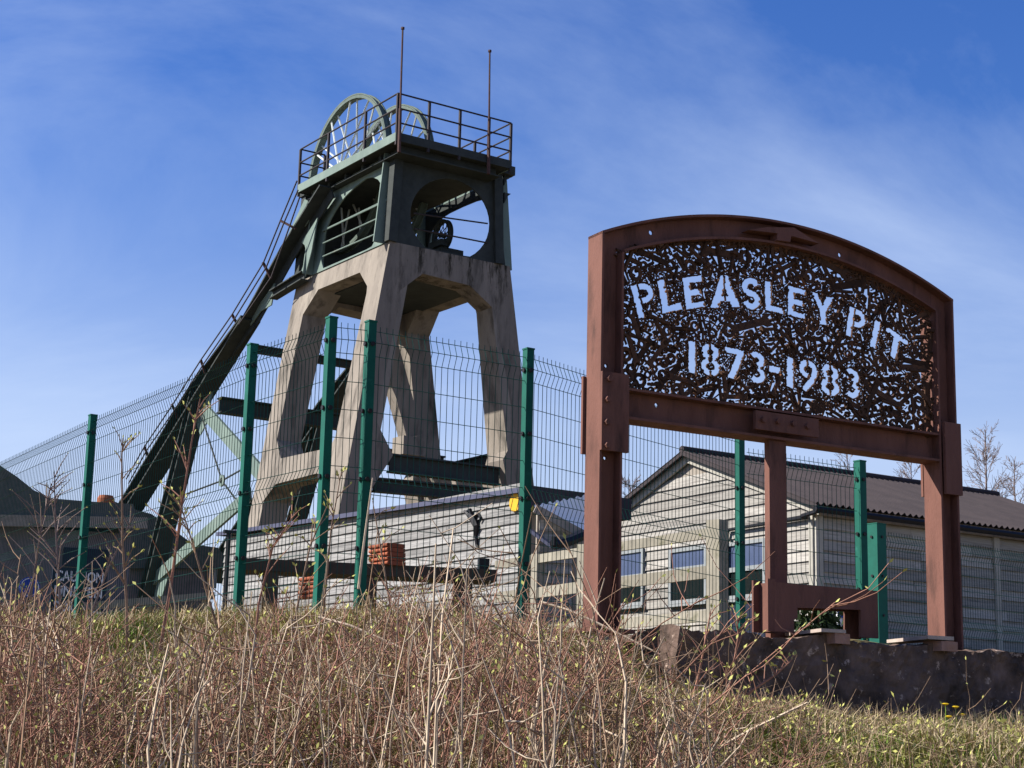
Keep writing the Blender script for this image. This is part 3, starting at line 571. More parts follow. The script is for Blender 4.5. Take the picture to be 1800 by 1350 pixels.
# ---- perforated scrap panel
def arc(cx, cy, r, a0, a1, n=9, ry=None): ry = ry or r; return [(cx + r * math.cos(R_(a0 + (a1 - a0) * i / n)), cy + ry * math.sin(R_(a0 + (a1 - a0) * i / n))) for i in range(n + 1)]
def stroke(p, w_):
    L, Rr = [], []
    for i in range(len(p)):
        a, b = p[max(i - 1, 0)], p[min(i + 1, len(p) - 1)]; dx_, dy_ = b[0] - a[0], b[1] - a[1]; l = math.hypot(dx_, dy_); nx_, ny_ = -dy_ / l * w_ / 2, dx_ / l * w_ / 2
        L.append((p[i][0] + nx_, p[i][1] + ny_)); Rr.append((p[i][0] - nx_, p[i][1] - ny_))
    return L + Rr[::-1]
bx = lambda x0, y0, x1, y1: [(x0, y0), (x1, y0), (x1, y1), (x0, y1)]
GL = {
 'P': (.62, [bx(0, 0, .19, 1), [(.23, 1)] + arc(.32, .70, .30, 90, -90) + [(.23, .40), (.23, .57)] + arc(.32, .70, .125, -90, 90) + [(.23, .83)]]),
 'L': (.58, [[(0, 0), (.58, 0), (.58, .19), (.2, .19), (.2, 1), (0, 1)]]),
 'E': (.58, [[(0, 0), (.58, 0), (.58, .18), (.2, .18), (.2, .41), (.50, .41), (.50, .59), (.2, .59), (.2, .82), (.58, .82), (.58, 1), (0, 1)]]),
 'A': (.88, [[(0, 0), (.24, 0), (.30, .20), (.425, .20), (.425, .36), (.35, .36), (.425, .62), (.425, 1), (.34, 1)], [(.88, 0), (.64, 0), (.58, .20), (.455, .20), (.455, .36), (.53, .36), (.455, .62), (.455, 1), (.54, 1)]]),
 'S': (.62, [stroke(arc(.31, .71, .21, 15, 250, 10, .20) + arc(.31, .30, .21, 70, -165, 10, .21), .19)]),
 'Y': (.75, [[(0, 1), (.22, 1), (.375, .64), (.53, 1), (.75, 1), (.475, .45), (.475, 0), (.275, 0), (.275, .45)]]),
 'I': (.2, [bx(0, 0, .2, 1)]),
 'T': (.75, [[(0, 1), (.75, 1), (.75, .82), (.475, .82), (.475, 0), (.275, 0), (.275, .82), (0, .82)]]),
 '1': (.2, [bx(0, 0, .2, 1)]),
 '7': (.62, [[(0, 1), (.62, 1), (.62, .86), (.32, 0), (.10, 0), (.38, .82), (0, .82)]]),
 '3': (.56, [stroke(arc(.27, .735, .175, 140, -80, 9), .175), stroke(arc(.27, .28, .195, 80, -140, 9), .175)]),
 '8': (.6, [stroke(arc(.285, .735, .17, 90, 260, 8), .17), stroke(arc(.285, .285, .20, 100, 270, 8), .17), stroke(arc(.315, .735, .17, 90, -80, 8), .17), stroke(arc(.315, .285, .20, 80, -90, 8), .17)]),
 '9': (.6, [stroke(arc(.285, .70, .205, 90, 270, 8), .17), stroke(arc(.315, .70, .205, 90, -25, 7) + [(.40, .35), (.14, .03)], .17)]),
 '-': (1, [bx(0, 0, 1, 1)])}
TXT = [('P', (305, 550), (393, 528), (270, 408)), ('L', (412, 528), (497, 508), (388, 385)), ('E', (515, 510), (598, 498), (497, 372)), ('A', (620, 503), (752, 500), (615, 362)),
       ('S', (763, 508), (842, 513), (757, 368)), ('L', (862, 512), (940, 529), (860, 383)), ('E', (960, 533), (1036, 553), (963, 405)), ('Y', (1065, 562), (1168, 590), (1061, 430)),
       ('P', (1215, 622), (1292, 651), (1232, 497)), ('I', (1320, 672), (1346, 683), (1343, 555)), ('T', (1374, 689), (1471, 756), (1395, 585)),
       ('1', (525, 787), (556, 795), (524, 646)), ('8', (580, 797), (664, 807), (578, 655)), ('7', (683, 806), (768, 826), (683, 672)), ('3', (789, 826), (864, 839), (786, 690)), ('-', (880, 783), (927, 792), (880, 757)),
       ('1', (955, 848), (985, 857), (956, 716)), ('9', (1012, 862), (1094, 882), (1008, 722)), ('8', (1107, 880), (1188, 897), (1107, 742)), ('3', (1208, 891), (1278, 906), (1207, 762))]
PN = -0.055                                              # depth of the panel inside the frame
polys = []                                               # (letter index, [(t,z)...])
for li, (ch, bl, br, tl) in enumerate(TXT):
    W_, pl = GL[ch]; q = [np.array(S.px(1000 + x / 2.5, 340 + y / 2.5, PN)) for x, y in (bl, br, tl)]
    for p in pl: polys.append((li, [tuple(q[0] + (q[1] - q[0]) * (x / W_) + (q[2] - q[0]) * y) for x, y in p]))
CELL = 0.004; T0, Z0 = 0.1, bt - .02; NT, NZ = int((SW - .2) / CELL), int((arch_z(SW / 2) - Z0) / CELL)
tt = T0 + (np.arange(NT) + .5) * CELL; zz = Z0 + (np.arange(NZ) + .5) * CELL; TT, ZZ = np.meshgrid(tt, zz, indexing='ij')
def inpoly(px_, py_, poly):
    c = np.zeros(px_.shape, bool); j = len(poly) - 1
    for i in range(len(poly)):
        (xi, yi), (xj, yj) = poly[i], poly[j]
        if abs(yj - yi) > 1e-12: c ^= ((yi > py_) != (yj > py_)) & (px_ < (xj - xi) * (py_ - yi) / (yj - yi) + xi)
        j = i
    return c
LET = np.zeros((NT, NZ), bool)
for li, p in polys: LET |= inpoly(TT, ZZ, p)
INS = (TT > SEC - .004) & (TT < SW - SEC + .004) & (ZZ > bt - .004) & (ZZ < CZ + np.sqrt(np.maximum((RAD - SEC + .004) ** 2 - (TT - SW / 2) ** 2, 0)))
def dil(m_, k):
    o = m_.copy()
    for _ in range(k):
        p = o.copy(); p[1:] |= o[:-1]; p[:-1] |= o[1:]; p[:, 1:] |= o[:, :-1]; p[:, :-1] |= o[:, 1:]; o = p
    return o
NEAR = dil(LET, 15); FORB = LET
COV = np.zeros((NT, NZ), bool)
B2 = lambda m_: m_
def proto(kind, s):
    m = MB(); X, Y_, N_ = V((1, 0, 0)), V((0, 1, 0)), V((0, 0, 1)); pts = []
    if kind == 'washer':
        m.ring(V((0, 0, 0)), N_, s, s * .5, .012, 14)
        for a in np.linspace(0, 2 * np.pi, 16)[:-1]:
            for r in (s * .6, s * .8, s): pts.append((r * math.cos(a), r * math.sin(a)))
        fp_ = lambda x, y: (np.hypot(x, y) < s) & (np.hypot(x, y) > s * .5)
    elif kind == 'bolt':
        l, r = s, s * .11
        m.tube([V((-l / 2, 0, 0)), V((l / 2, 0, 0))], r, 6); m.tube([V((-l / 2 - r * 1.4, 0, 0)), V((-l / 2, 0, 0))], r * 1.9, 6)
        fp_ = lambda x, y: ((abs(x) < l / 2) & (abs(y) < r)) | ((x < -l / 2) & (x > -l / 2 - r * 1.4) & (abs(y) < r * 1.8))
    elif kind == 'rod':
        l, r = s, max(.0045, s * .075)
        m.tube([V((-l / 2, 0, 0)), V((0, 0, .004)), V((l / 2, 0, 0))], r, 5); fp_ = lambda x, y: (abs(x) < l / 2) & (abs(y) < r)
    elif kind == 'nut':
        m.ring(V((0, 0, 0)), N_, s, s * .42, .016, 6); fp_ = lambda x, y: (np.hypot(x, y) < s * .95) & (np.hypot(x, y) > s * .42)
    else:                                               # spanner
        l, r = s, s * .075
        m.box(V((0, 0, 0)), X * l * .38, Y_ * r, N_ * .006); m.ring(V((-l * .5, 0, 0)), N_, l * .15, l * .075, .016, 12)
        m.prism([[V((l * .36, -r, -.008)), V((l * .44, -l * .13, -.008)), V((l * .62, -l * .12, -.008)), V((l * .5, -l * .04, -.008)), V((l * .5, l * .05, -.008)), V((l * .63, l * .10, -.008)), V((l * .46, l * .14, -.008)), V((l * .36, r, -.008))]], N_ * .016)
        fp_ = lambda x, y: ((abs(x) < l * .38) & (abs(y) < r)) | ((np.hypot(x + l * .5, y) < l * .15) & (np.hypot(x + l * .5, y) > l * .075)) | ((x > l * .36) & (x < l * .6) & (abs(y) < l * .13) & ((abs(y) > l * .04) | (x < l * .48)))
    ext = s * .75 + .02; g_ = np.arange(-ext, ext, CELL * .9); gx, gy = np.meshgrid(g_, g_); k = fp_(gx, gy)
    me = m.mesh('scrap_' + kind); me.materials.append(M['scrap_rust']); return me, np.stack([gx[k], gy[k]], -1), m
protos = {}
for kind, sizes in (('spanner', (.34, .26, .20)), ('washer', (.05, .036, .026)), ('bolt', (.15, .11, .08)), ('rod', (.16, .11, .07)), ('nut', (.024, .017)), ('rod_s', (.045, .03)), ('nut_s', (.012, .009))):
    for s in sizes: protos.setdefault(kind, []).append(proto(kind.split('_')[0], s))
SBASE = Matrix((S.u.to_4d(), Z.to_4d(), S.n.to_4d(), (0, 0, 0, 1))).transposed()
SBASE = Matrix(((S.u.x, 0, S.n.x, 0), (S.u.y, 0, S.n.y, 0), (0, 1, 0, 0), (0, 0, 0, 1)))
npart = 0; rest = MB()
def try_place(kind, t, z, th, maxov, cap):
    global npart
    me, pts, m = random.choice(protos[kind]); c, s_ = math.cos(th), math.sin(th)
    x = pts[:, 0] * c - pts[:, 1] * s_ + t; y = pts[:, 0] * s_ + pts[:, 1] * c + z
    i = ((x - T0) / CELL).astype(int); j = ((y - Z0) / CELL).astype(int)
    ok = (i >= 0) & (j >= 0) & (i < NT) & (j < NZ)
    if not ok.all(): return False
    if FORB[i, j].any() or (~INS[i, j]).mean() > .15: return False
    if COV[i, j].mean() > maxov: return False
    COV[i, j] = True
    mtx = Matrix.Translation(S(t, PN + random.uniform(-.012, .012), z)) @ SBASE @ Matrix.Rotation(th, 4, 'Z') @ Matrix.Rotation(random.uniform(-.12, .12), 4, 'X')
    if npart < cap: place(me, me.name, sign, mtx); npart += 1
    else: rest.add([mtx @ p for p in m.v], m.f)
    return True
def scatter(kinds, tries, maxov, region, target, cap):
    idx = np.argwhere(region & ~COV); RNG.shuffle(idx)
    if len(idx) == 0: return
    tot = region.sum()
    for k in range(tries):
        if k % 100 == 0 and COV[region].mean() > target: break
        i, j = idx[k % len(idx)]
        if COV[i, j] and maxov < .5: continue
        try_place(random.choice(kinds), tt[i], zz[j], random.uniform(0, 6.283), maxov, cap)
FREE = INS & ~LET
CORN = FREE & (ZZ < bt + .28) & ((TT < .75) | (TT > 2.1))
scatter(['spanner', 'spanner', 'washer'], 260, .30, CORN & ~NEAR, .62, 300)
scatter(['bolt', 'rod', 'washer', 'spanner', 'bolt'], 700, .30, FREE & ~NEAR & ~CORN, .45, 290)
scatter(['bolt', 'rod', 'washer', 'nut'], 4000, .35, FREE & ~NEAR, .64, 290)
scatter(['rod_s', 'nut', 'nut_s'], 5000, .4, FREE & ~NEAR, .77, 0)
scatter(['rod_s', 'rod_s', 'nut_s'], 34000, .55, FREE & NEAR, .915, 0)
for li, p in polys:                                      # ragged bead of small rods along every letter edge
    oth = [q for lj, q in polys if lj == li and q is not p]
    for (x0, y0), (x1, y1) in zip(p, p[1:] + p[:1]):
        l = math.hypot(x1 - x0, y1 - y0); n = max(1, int(l / .022))
        for k in range(n):
            a, b = k / n, min(1, (k + 1.15) / n)
            mx_, my_ = x0 + (x1 - x0) * (a + b) / 2, y0 + (y1 - y0) * (a + b) / 2
            if any(inpoly(np.array([mx_]), np.array([my_]), q)[0] for q in oth): continue
            j = lambda: random.uniform(-.003, .003)
            ox, oy = (y1 - y0) / l * .0055, -(x1 - x0) / l * .0055
            if inpoly(np.array([mx_ + ox * .3]), np.array([my_ + oy * .3]), p)[0]: ox, oy = -ox, -oy
            rest.tube([S(x0 + (x1 - x0) * a + j() + ox, PN + .004, y0 + (y1 - y0) * a + j() + oy), S(x0 + (x1 - x0) * b + j() + ox, PN + j() * 2, y0 + (y1 - y0) * b + j() + oy)], random.uniform(.0045, .0065), 4)
rest.build('scrap_filling', 'scrap_rust', sign, kind='stuff')

# ================================================================== CONCRETE WALL under the sign
def rough_block(f, u0_, u1_, n0, n1, zb, zt, nu, nn, nz, amp, name, mname, **k):
    vs, fs, idx = [], [], {}
    def vert(i, j, kk):
        if (i, j, kk) in idx: return idx[(i, j, kk)]
        u = u0_ + (u1_ - u0_) * i / nu; n = n0 + (n1 - n0) * j / nn; top = zt(u); z = zb + (top - zb) * kk / nz
        r = lambda s: amp * (noise.noise(V((u * 2.5, z * 3 + s * 7, n * 3))) * 1.3 + noise.noise(V((u * 9, z * 9 + s * 5, n * 9))) * .9 + noise.noise(V((u * 27, z * 27 + s * 3, n * 27))) * .6)
        p = f(u + r(1) * (.7 if i in (0, nu) else .4), n + r(2), z + r(3) * (1 if kk else 0)); idx[(i, j, kk)] = len(vs); vs.append(p); return idx[(i, j, kk)]
    for i in range(nu):
        for kk in range(nz):
            for j in (0, nn): fs.append([vert(i, j, kk), vert(i + 1, j, kk), vert(i + 1, j, kk + 1), vert(i, j, kk + 1)])
        for j in range(nn): fs.append([vert(i, j, nz), vert(i + 1, j, nz), vert(i + 1, j + 1, nz), vert(i, j + 1, nz)])
    for j in range(nn):
        for kk in range(nz):
            for i in (0, nu): fs.append([vert(i, j, kk), vert(i, j + 1, kk), vert(i, j + 1, kk + 1), vert(i, j, kk + 1)])
    return MB().add(vs, fs).build(name, mname, **k)
ztop = lambda t: wz0 + (wz1 - wz0) * (t - wt0) / (wt1 - wt0) + .006 * math.sin(t * 9)
rough_block(S, wt0, wt0 + 4.6, WN, -0.34, 1.5, ztop, 150, 9, 20, 0.028, 'concrete_wall', 'wall_concrete', label='low rough weathered concrete wall that the pit sign stands on', cat='wall')
# plank and brick pieces lying on the wall edge
def edge_piece(x0, x1, ytop, ybot, lab1, lab2):
    n = WN + .06
    t0_, z1_ = S.px(x0, ytop, n); t1_, _ = S.px(x1, ytop, n); zmid = S.px(x0, (ytop * .62 + ybot * .38), n)[1]; z0_ = S.px(x0, ybot, n)[1]
    c = (t0_ + t1_) / 2; wd = (t1_ - t0_) / 2
    MB().hexa([S(t0_ - .10, n, zmid + .012), S(t1_ - .03, n + .02, zmid + .012), S(t1_, n - .55, zmid + .014), S(t0_, n - .5, zmid + .014), S(t0_ - .10, n, z1_), S(t1_ - .03, n + .02, z1_), S(t1_, n - .55, z1_), S(t0_, n - .5, z1_)]).build('plank', 'plank_pale', label=lab1, cat='plank')
    rough_block(S, t0_ + .0, t1_ + .01, n + .01, n - .16, z0_, lambda u: zmid + .008, 6, 4, 3, .006, 'brick', 'brick_worn', label=lab2, cat='brick')
edge_piece(1466, 1490, 1106, 1131, 'pale plank end on the wall edge in front of the footing frame', 'worn reddish brick lump under the plank by the footing frame')
edge_piece(1652, 1679, 1118, 1144, 'pale plank end on the wall edge before the right sign post', 'pale brick lump under the plank by the right sign post')

# ================================================================== MESH FENCES
def vpath(base, ztop_, z_lo, fold_n, levels):
    pts = []
    for lv in sorted(levels):
        pts += [(lv - .09, 0), (lv, .035), (lv + .09, 0)]
    pts = [(z_lo, 0)] + [p for p in pts if z_lo < p[0] < ztop_] + [(ztop_, 0)]
    return [base + fold_n * o + Z * z for z, o in pts]
def fence_panel(parent, p0, p1, zt, zb, step=0.052, r=0.0027, m='wire_green'):
    d = p1 - p0; L = d.length; u = d / L; n = V((u.y, -u.x, 0)); mb = MB()
    lev = [zt - .13 - k for k in np.arange(0, zt - zb, 0.98)]
    k = int(L / step)
    for i in range(k + 1):
        mb.tube(vpath(p0 + u * (L * (i + .5) / (k + 1)), zt, zb, n, lev), r, 3, cap=False)
    zs = []
    for lv in lev: zs += [(lv - .09, 0), (lv, .035), (lv + .09, 0)]
    lv = zt - .13
    for q in np.arange(zt - .42, zb, -.2):
        if min(abs(q - l_) for l_ in lev) > .12: zs.append((q, 0))
    for z, o in zs:
        if zb < z < zt: mb.tube([p0 + n * (o + .005) + Z * z, p1 + n * (o + .005) + Z * z], r * 1.15, 3, cap=False)
    return mb.build('mesh_panel', m, parent)
def fence_post(parent, p, zt, zb, deg, wd=.062, name='fence_post'):
    u = az(deg); n = V((u.y, -u.x, 0))
    m = MB().box(p + Z * (zb + zt) / 2, u * wd / 2, n * wd / 2, Z * (zt - zb) / 2).box(p + Z * (zt + .006), u * (wd / 2 + .004), n * (wd / 2 + .004), Z * .006)
    o = m.build(name, 'fence_green', parent)
    for k in range(4):
        z = zt - .16 - k * .48
        if z < zb + .1: break
        MB().cyl(p + (n if n.y < 0 else -n) * (wd / 2 + .008) + Z * z, n, .017, .014, 8).build('fixing', 'bolt_black', o); MB().cyl(p + (-u if u.y > 0 else u) * (wd / 2 + .008) + Z * z, u, .017, .014, 8).build('fixing', 'bolt_black', o)
    return o
F0 = at(652, 572, 12.0); FZ = F0.z
pf = lambda x, y, z=FZ: (lambda q: V((q.x, q.y, 0)))(atz(x, y, z))
C583, C444, C163, C0 = pf(583, 565), pf(444, 612), pf(163, 735), pf(0, 812)
C652 = V((F0.x, F0.y, 0)); C929 = pf(929, 620); C1300 = pf(1300, 735)
gz = lambda p: float(ground_z(p.x, p.y))
fence = thing('mesh_fence', (C583.x, C583.y, gz(C583)), 'tall green welded mesh security fence with square posts behind the brambles', 'fence')
CL = C0 + (C0 - C163).normalized() * 2.5
for a, b in ((CL, C163), (C163, C444), (C444, C583), (C583, C652), (C652, C929), (C929, C1300)):
    fence_panel(fence, a, b, FZ - .0, min(gz(a), gz(b)) - .02)
for p, dg in ((C163, 57), (C444, 57), (C583, 57), (C652, 57), (C929, 57), (C1300, 57), (CL, 57)):
    fence_post(fence, p, FZ + .02, gz(p) - .1, dg, .062)
FZ3 = FZ - .36; D3 = pf(1504, 815, FZ3); D2 = pf(1312, 787, FZ3)
fence_panel(fence, D2, D3, FZ3, gz(D2) - .02); fence_post(fence, D3 + (D3 - D2).normalized() * .05, FZ3 + .02, gz(D3) - .1, 57, .075)
# second fence along the hut
E0 = at(1540, 925, 21.5); EZ = E0.z; E0 = V((E0.x, E0.y, 0))
fence2 = thing('mesh_fence', (E0.x, E0.y, gz(E0)), 'lower green mesh fence running along the shaded side of the hut', 'fence')
eu = az(52)
Es = [E0, E0 + eu * 2.5, E0 + eu * 5.0, E0 + eu * 7.5]
for a, b in zip(Es, Es[1:]): fence_panel(fence2, a, b, EZ - .05, gz(a) - .1, r=.0033)
for i, p in enumerate(Es[:1]): fence_post(fence2, p, EZ + .02, gz(p) - .2, 52, .17 if i == 0 else .06)

# ================================================================== BUILDINGS
def boards(parent, f, rows, u_rng, zb, step, mname, splits=(2, 3), base=0.0, proud=.045, joints=True):
    for r in range(rows):
        z0_ = zb + r * step; z1_ = z0_ + step + .012
        a0_, a1_ = u_rng(z0_); b0_, b1_ = u_rng(z1_)
        if b1_ - b0_ < .02: b0_ = b1_ = (b0_ + b1_) / 2; b0_ -= .01; b1_ += .01
        n = random.randint(*splits) if a1_ - a0_ > 2.5 else 1
        cuts = [0] + sorted(random.uniform(.2, .8) for _ in range(n - 1)) + [1]
        for c0, c1_ in zip(cuts, cuts[1:]):
            g_ = .004 / max(a1_ - a0_, .1); c0 += g_; c1_ -= g_
            L = lambda p, q, k: p + (q - p) * k
            if joints and 0 < c0 and c1_ < 1: pass
            j = random.uniform(-.004, .004)
            lo0, lo1, hi0, hi1 = L(a0_, a1_, c0), L(a0_, a1_, c1_), L(b0_, b1_, c0), L(b0_, b1_, c1_)
            MB().hexa([f(lo0, base, z0_ + j), f(lo1, base, z0_ - j), f(lo1, base + proud, z0_ - j), f(lo0, base + proud, z0_ + j), f(hi0, base, z1_), f(hi1, base, z1_), f(hi1, base + .007, z1_), f(hi0, base + .007, z1_)]).build('board', mname, parent)
def corr_sheet(p00, p01, p10, p11, waves, amp, nrm, name, m, parent, th=.012, rows=1):
    # p0x along eave, p1x along ridge; waves along x
    n = waves * 6; vs = []; 
    for k in range(n + 1):
        s = k / n; o = nrm * amp * math.sin(2 * math.pi * waves * s)
        a = p00.lerp(p01, s) + o; b = p10.lerp(p11, s) + o
        vs += [a, b, a - nrm * th, b - nrm * th]
    fs = []
    for k in range(n):
        i = 4 * k; j = i + 4
        fs += [(i, j, j + 1, i + 1), (i + 2, i + 3, j + 3, j + 2), (i, i + 2, j + 2, j), (i + 1, j + 1, j + 3, i + 3)]
    return MB().add(vs, fs).build(name, m, parent)
# ---- hut
HC = at(1432, 893, 32.0); HL = Frame(HC, AZ_H - 90); HR = Frame(HC, AZ_H)   # gable face runs along HL, side along HR
# outward: for HL the viewer side normal, for HR likewise
HB = 3.6; HEZ = HC.z + .05; HWID = 2 * HL.px(1213, 803)[0]; HRZ = HL.px(1213, 803)[1]
hlen = HR.px(1742, 872, -HWID / 2)[0]
hut = thing('timber_hut', HL(HWID / 2, -hlen / 2, HB), 'pale weatherboarded gabled hut with dark corrugated roof and blue windows', 'hut')
def inner(u, n, z): return HL(u, n, z)
# solid core
core = MB().prism([[HL(.02, -.02, HB - .4), HL(HWID - .02, -.02, HB - .4), HL(HWID - .02, -.02, HEZ), HL(HWID / 2, -.02, HRZ - .05), HL(.02, -.02, HEZ)]], HL.n * -(hlen - .04)).build('wall_core', 'timber_grey', hut)
slope = (HRZ - HEZ) / (HWID / 2)
def gab(z):
    if z <= HEZ: return (0.10, HWID - .02)
    k = (z - HEZ) / slope; return (min(k + .03, HWID / 2 - .01), max(HWID - k - .03, HWID / 2 + .01))
boards(hut, HL, int((HRZ - .12 - HB) / .2), gab, HB - .1, .2, 'board_pale', (1, 3))
boards(hut, HR, int((HEZ - .12 - HB + .1) / .2), lambda z: (.12, hlen - .05), HB - .1, .2, 'board_pale', (3, 4))
# corner boards, battens
MB().box(HL(.05, .03, (HB + HEZ) / 2 - .1), HL.u * .055, HL.n * .035, Z * ((HEZ - HB) / 2 + .08)).build('corner_board', 'trim_pale', hut)
MB().box(HR(.05, .034, (HB + HEZ) / 2 - .1), HR.u * .085, HR.n * .034, Z * ((HEZ - HB) / 2 + .08)).build('corner_board', 'trim_pale', hut)
for u in (HR.px(1750, 1020)[0], HR.px(1750, 1020)[0] - 2.6, 2.2):
    if u > 2.6: MB().box(HR(u, .04, (HB + HEZ) / 2 - .1), HR.u * .075, HR.n * .03, Z * ((HEZ - HB) / 2 + .06)).build('batten', 'trim_pale', hut)
# soffit beam under the eave
MB().box(HR(hlen / 2, .05, HEZ - .10), HR.u * (hlen / 2 + .1), HR.n * .045, Z * .09).build('eave_board', 'timber_grey', hut)
# roof: two corrugated slopes; eave towards HR side overhangs
OV = .28; OG = .22
e0 = HR(-OG, OV, HEZ - slope * OV + .10); e1 = HR(hlen + OG, OV, HEZ - slope * OV + .10)
rdg0 = HL(HWID / 2, OG, HRZ + .10); rdg1 = HL(HWID / 2, -hlen - OG, HRZ + .10)
nr = (HR.n * slope + Z).normalized()
corr_sheet(e0, e1, rdg0, rdg1, int((hlen + 2 * OG) / .155), .028, nr, 'roof_slope', 'roof_sheet', hut)
w0 = HL(HWID + OV, OG, HEZ - slope * OV + .10); w1 = HL(HWID + OV, -hlen - OG, HEZ - slope * OV + .10)
nl = (-HR.n * slope + Z).normalized()
corr_sheet(w0, w1, rdg0, rdg1, int((hlen + 2 * OG) / .155), .028, nl, 'roof_slope', 'roof_sheet', hut)
MB().tube([rdg0 + Z * .03, rdg1 + Z * .03], .075, 8).build('ridge_cap', 'roof_sheet', hut)
# bargeboards
for s in (0, 1):
    uu = (lambda u: u) if s == 0 else (lambda u: HWID - u)
    A_ = HL(uu(-.22), .06, HEZ - slope * .22 - .04); B_ = HL(HWID / 2, .06, HRZ - .04)
    MB().bar(A_, B_, .05, .17, HL.n).build('bargeboard', 'trim_pale', hut)
    A_ = HL(uu(-.28), .19, HEZ - slope * .28 + .045); B_ = HL(HWID / 2, .19, HRZ + .045)
    MB().bar(A_, B_, .05, .07, HL.n).build('verge_trim', 'roof_sheet', hut)
# gutter and downpipe
gt = MB().tube([HR(-.3, OV + .05, HEZ - slope * OV - .02), HR(hlen + .2, OV + .05, HEZ - slope * OV - .04)], .06, 8); gt.build('gutter', 'gutter_black', hut)
d0 = HL(*[HL.px(1419, 893, .28)[0]], .28, HL.px(1419, 893, .28)[1]); d1u, d1z = HL.px(1416, 908, .14); d2u, d2z = HL.px(1278, 932, .10)
MB().tube([HR(-.2, OV + .05, HEZ - slope * OV - .05), HL(.12, .2, HEZ - slope * OV - .10), HL(d1u, .12, d1z), HL(d2u, .10, d2z), HL(d2u + .05, .10, HB)], .045, 7).build('downpipe', 'gutter_black', hut)
# windows
def window(parent, f, x0, x1, ytop, ymid, ybot, open_top=True):
    u0_, zt_ = f.px(x1, ytop); u1_, _ = f.px(x0, ytop); _, zm = f.px((x0 + x1) / 2, ymid); _, zb_ = f.px((x0 + x1) / 2, ybot)
    if u0_ > u1_: u0_, u1_ = u1_, u0_
    fr_ = MB(); w_ = .07; n0, n1 = .03, .085
    def fb(a, b, c, d): fr_.hexa([f(a, n0, c), f(b, n0, c), f(b, n1, c), f(a, n1, c), f(a, n0, d), f(b, n0, d), f(b, n1, d), f(a, n1, d)])
    fb(u0_, u0_ + w_, zb_, zt_); fb(u1_ - w_, u1_, zb_, zt_); fb(u0_ + w_, u1_ - w_, zt_ - w_, zt_); fb(u0_ + w_, u1_ - w_, zb_, zb_ + w_); fb(u0_ + w_, u1_ - w_, zm - .045, zm + .045)
    o = fr_.build('window', 'window_paint', parent)
    for a, b, mm in ((zm + .045, zt_ - w_, 'sky_reflect_blue'), (zb_ + w_, zm - .045, 'glass_dark')):
        MB().hexa([f(u0_ + w_, .036, a), f(u1_ - w_, .036, a), f(u1_ - w_, .05, a), f(u0_ + w_, .05, a), f(u0_ + w_, .036, b), f(u1_ - w_, .036, b), f(u1_ - w_, .05, b), f(u0_ + w_, .05, b)]).build('pane', mm, o)
    MB().hexa([f(u0_ - .03, .03, zb_ - .05), f(u1_ + .03, .03, zb_ - .05), f(u1_ + .03, .13, zb_ - .06), f(u0_ - .03, .13, zb_ - .06), f(u0_ - .03, .03, zb_ - .004), f(u1_ + .03, .03, zb_ - .004), f(u1_ + .03, .13, zb_ - .012), f(u0_ - .03, .13, zb_ - .012)]).build('sill', 'window_paint', o)
window(hut, HL, 1084, 1136, 964, 1015, 1066); window(hut, HL, 1181, 1247, 958, 1000, 1060); window(hut, HL, 1279, 1350, 946, 1000, 1052)
MB().hexa([HL(HL.px(1350, 1060)[0], .03, HB), HL(HL.px(1284, 1060)[0], .03, HB), HL(HL.px(1284, 1060)[0], .07, HB), HL(HL.px(1350, 1060)[0], .07, HB), HL(HL.px(1350, 1060)[0], .03, HL.px(1316, 1062)[1]), HL(HL.px(1284, 1060)[0], .03, HL.px(1316, 1062)[1]), HL(HL.px(1284, 1060)[0], .07, HL.px(1316, 1062)[1]), HL(HL.px(1350, 1060)[0], .07, HL.px(1316, 1062)[1])]).build('lower_panel', 'sign_navy', hut)

# ---- long boarded shed
SC0 = at(928, 866, 29.5); AZS = -35.3
SL = Frame(SC0, AZS); SR = Frame(SC0, AZS + 90)
slen = SL.px(398, 940)[0]; ztl = SL.px(405, 940)[1]; ztr = SL.px(915, 869)[1]; SB_ = 3.3
sdep = SR.px(1080, 890)[0]
shed = thing('long_shed', SL(slen / 2, -2.5, SB_), 'long low grey weatherboarded shed with a single sloping roof edge', 'shed')
stop = lambda u: ztr + (ztl - ztr) * (u / slen)
MB().prism([[SL(0.02, -.02, SB_ - .4), SL(slen, -.02, SB_ - .4), SL(slen, -.02, stop(slen) - .03), SL(.02, -.02, stop(0) - .03)]], SL.n * -sdep).build('wall_core', 'timber_grey', shed)
step = .168; zcur = SB_ - .1
rows = int((max(ztr, ztl) - .1 - zcur) / step)
for r in range(rows):
    z0_ = zcur + r * step; z1_ = z0_ + step + .012; um = slen if z1_ < stop(slen) - .01 else (slen * (z1_ - ztr) / (ztl - ztr) if ztl < ztr else slen)
    if um < .3: break
    cuts = [0.02] + sorted(random.uniform(1, um - 1) for _ in range(random.randint(1, 3)))[:3] + [um] if um > 4 else [0.02, um]
    for a, b in zip(cuts, cuts[1:]):
        if b - a < .05: continue
        MB().hexa([SL(a + .004, 0, z0_), SL(b - .004, 0, z0_), SL(b - .004, .045, z0_), SL(a + .004, .045, z0_), SL(a + .004, 0, z1_), SL(b - .004, 0, z1_), SL(b - .004, .008, z1_), SL(a + .004, .008, z1_)]).build('board', 'board_grey', shed)
MB().hexa([SL(-.25, -sdep - .2, stop(0) + .0), SL(slen + .2, -sdep - .2, stop(slen)), SL(slen + .2, .12, stop(slen)), SL(-.25, .12, stop(0)), SL(-.25, -sdep - .2, stop(0) + .06), SL(slen + .2, -sdep - .2, stop(slen) + .06), SL(slen + .2, .12, stop(slen) + .06), SL(-.25, .12, stop(0) + .06)]).build('roof', 'roof_felt', shed)
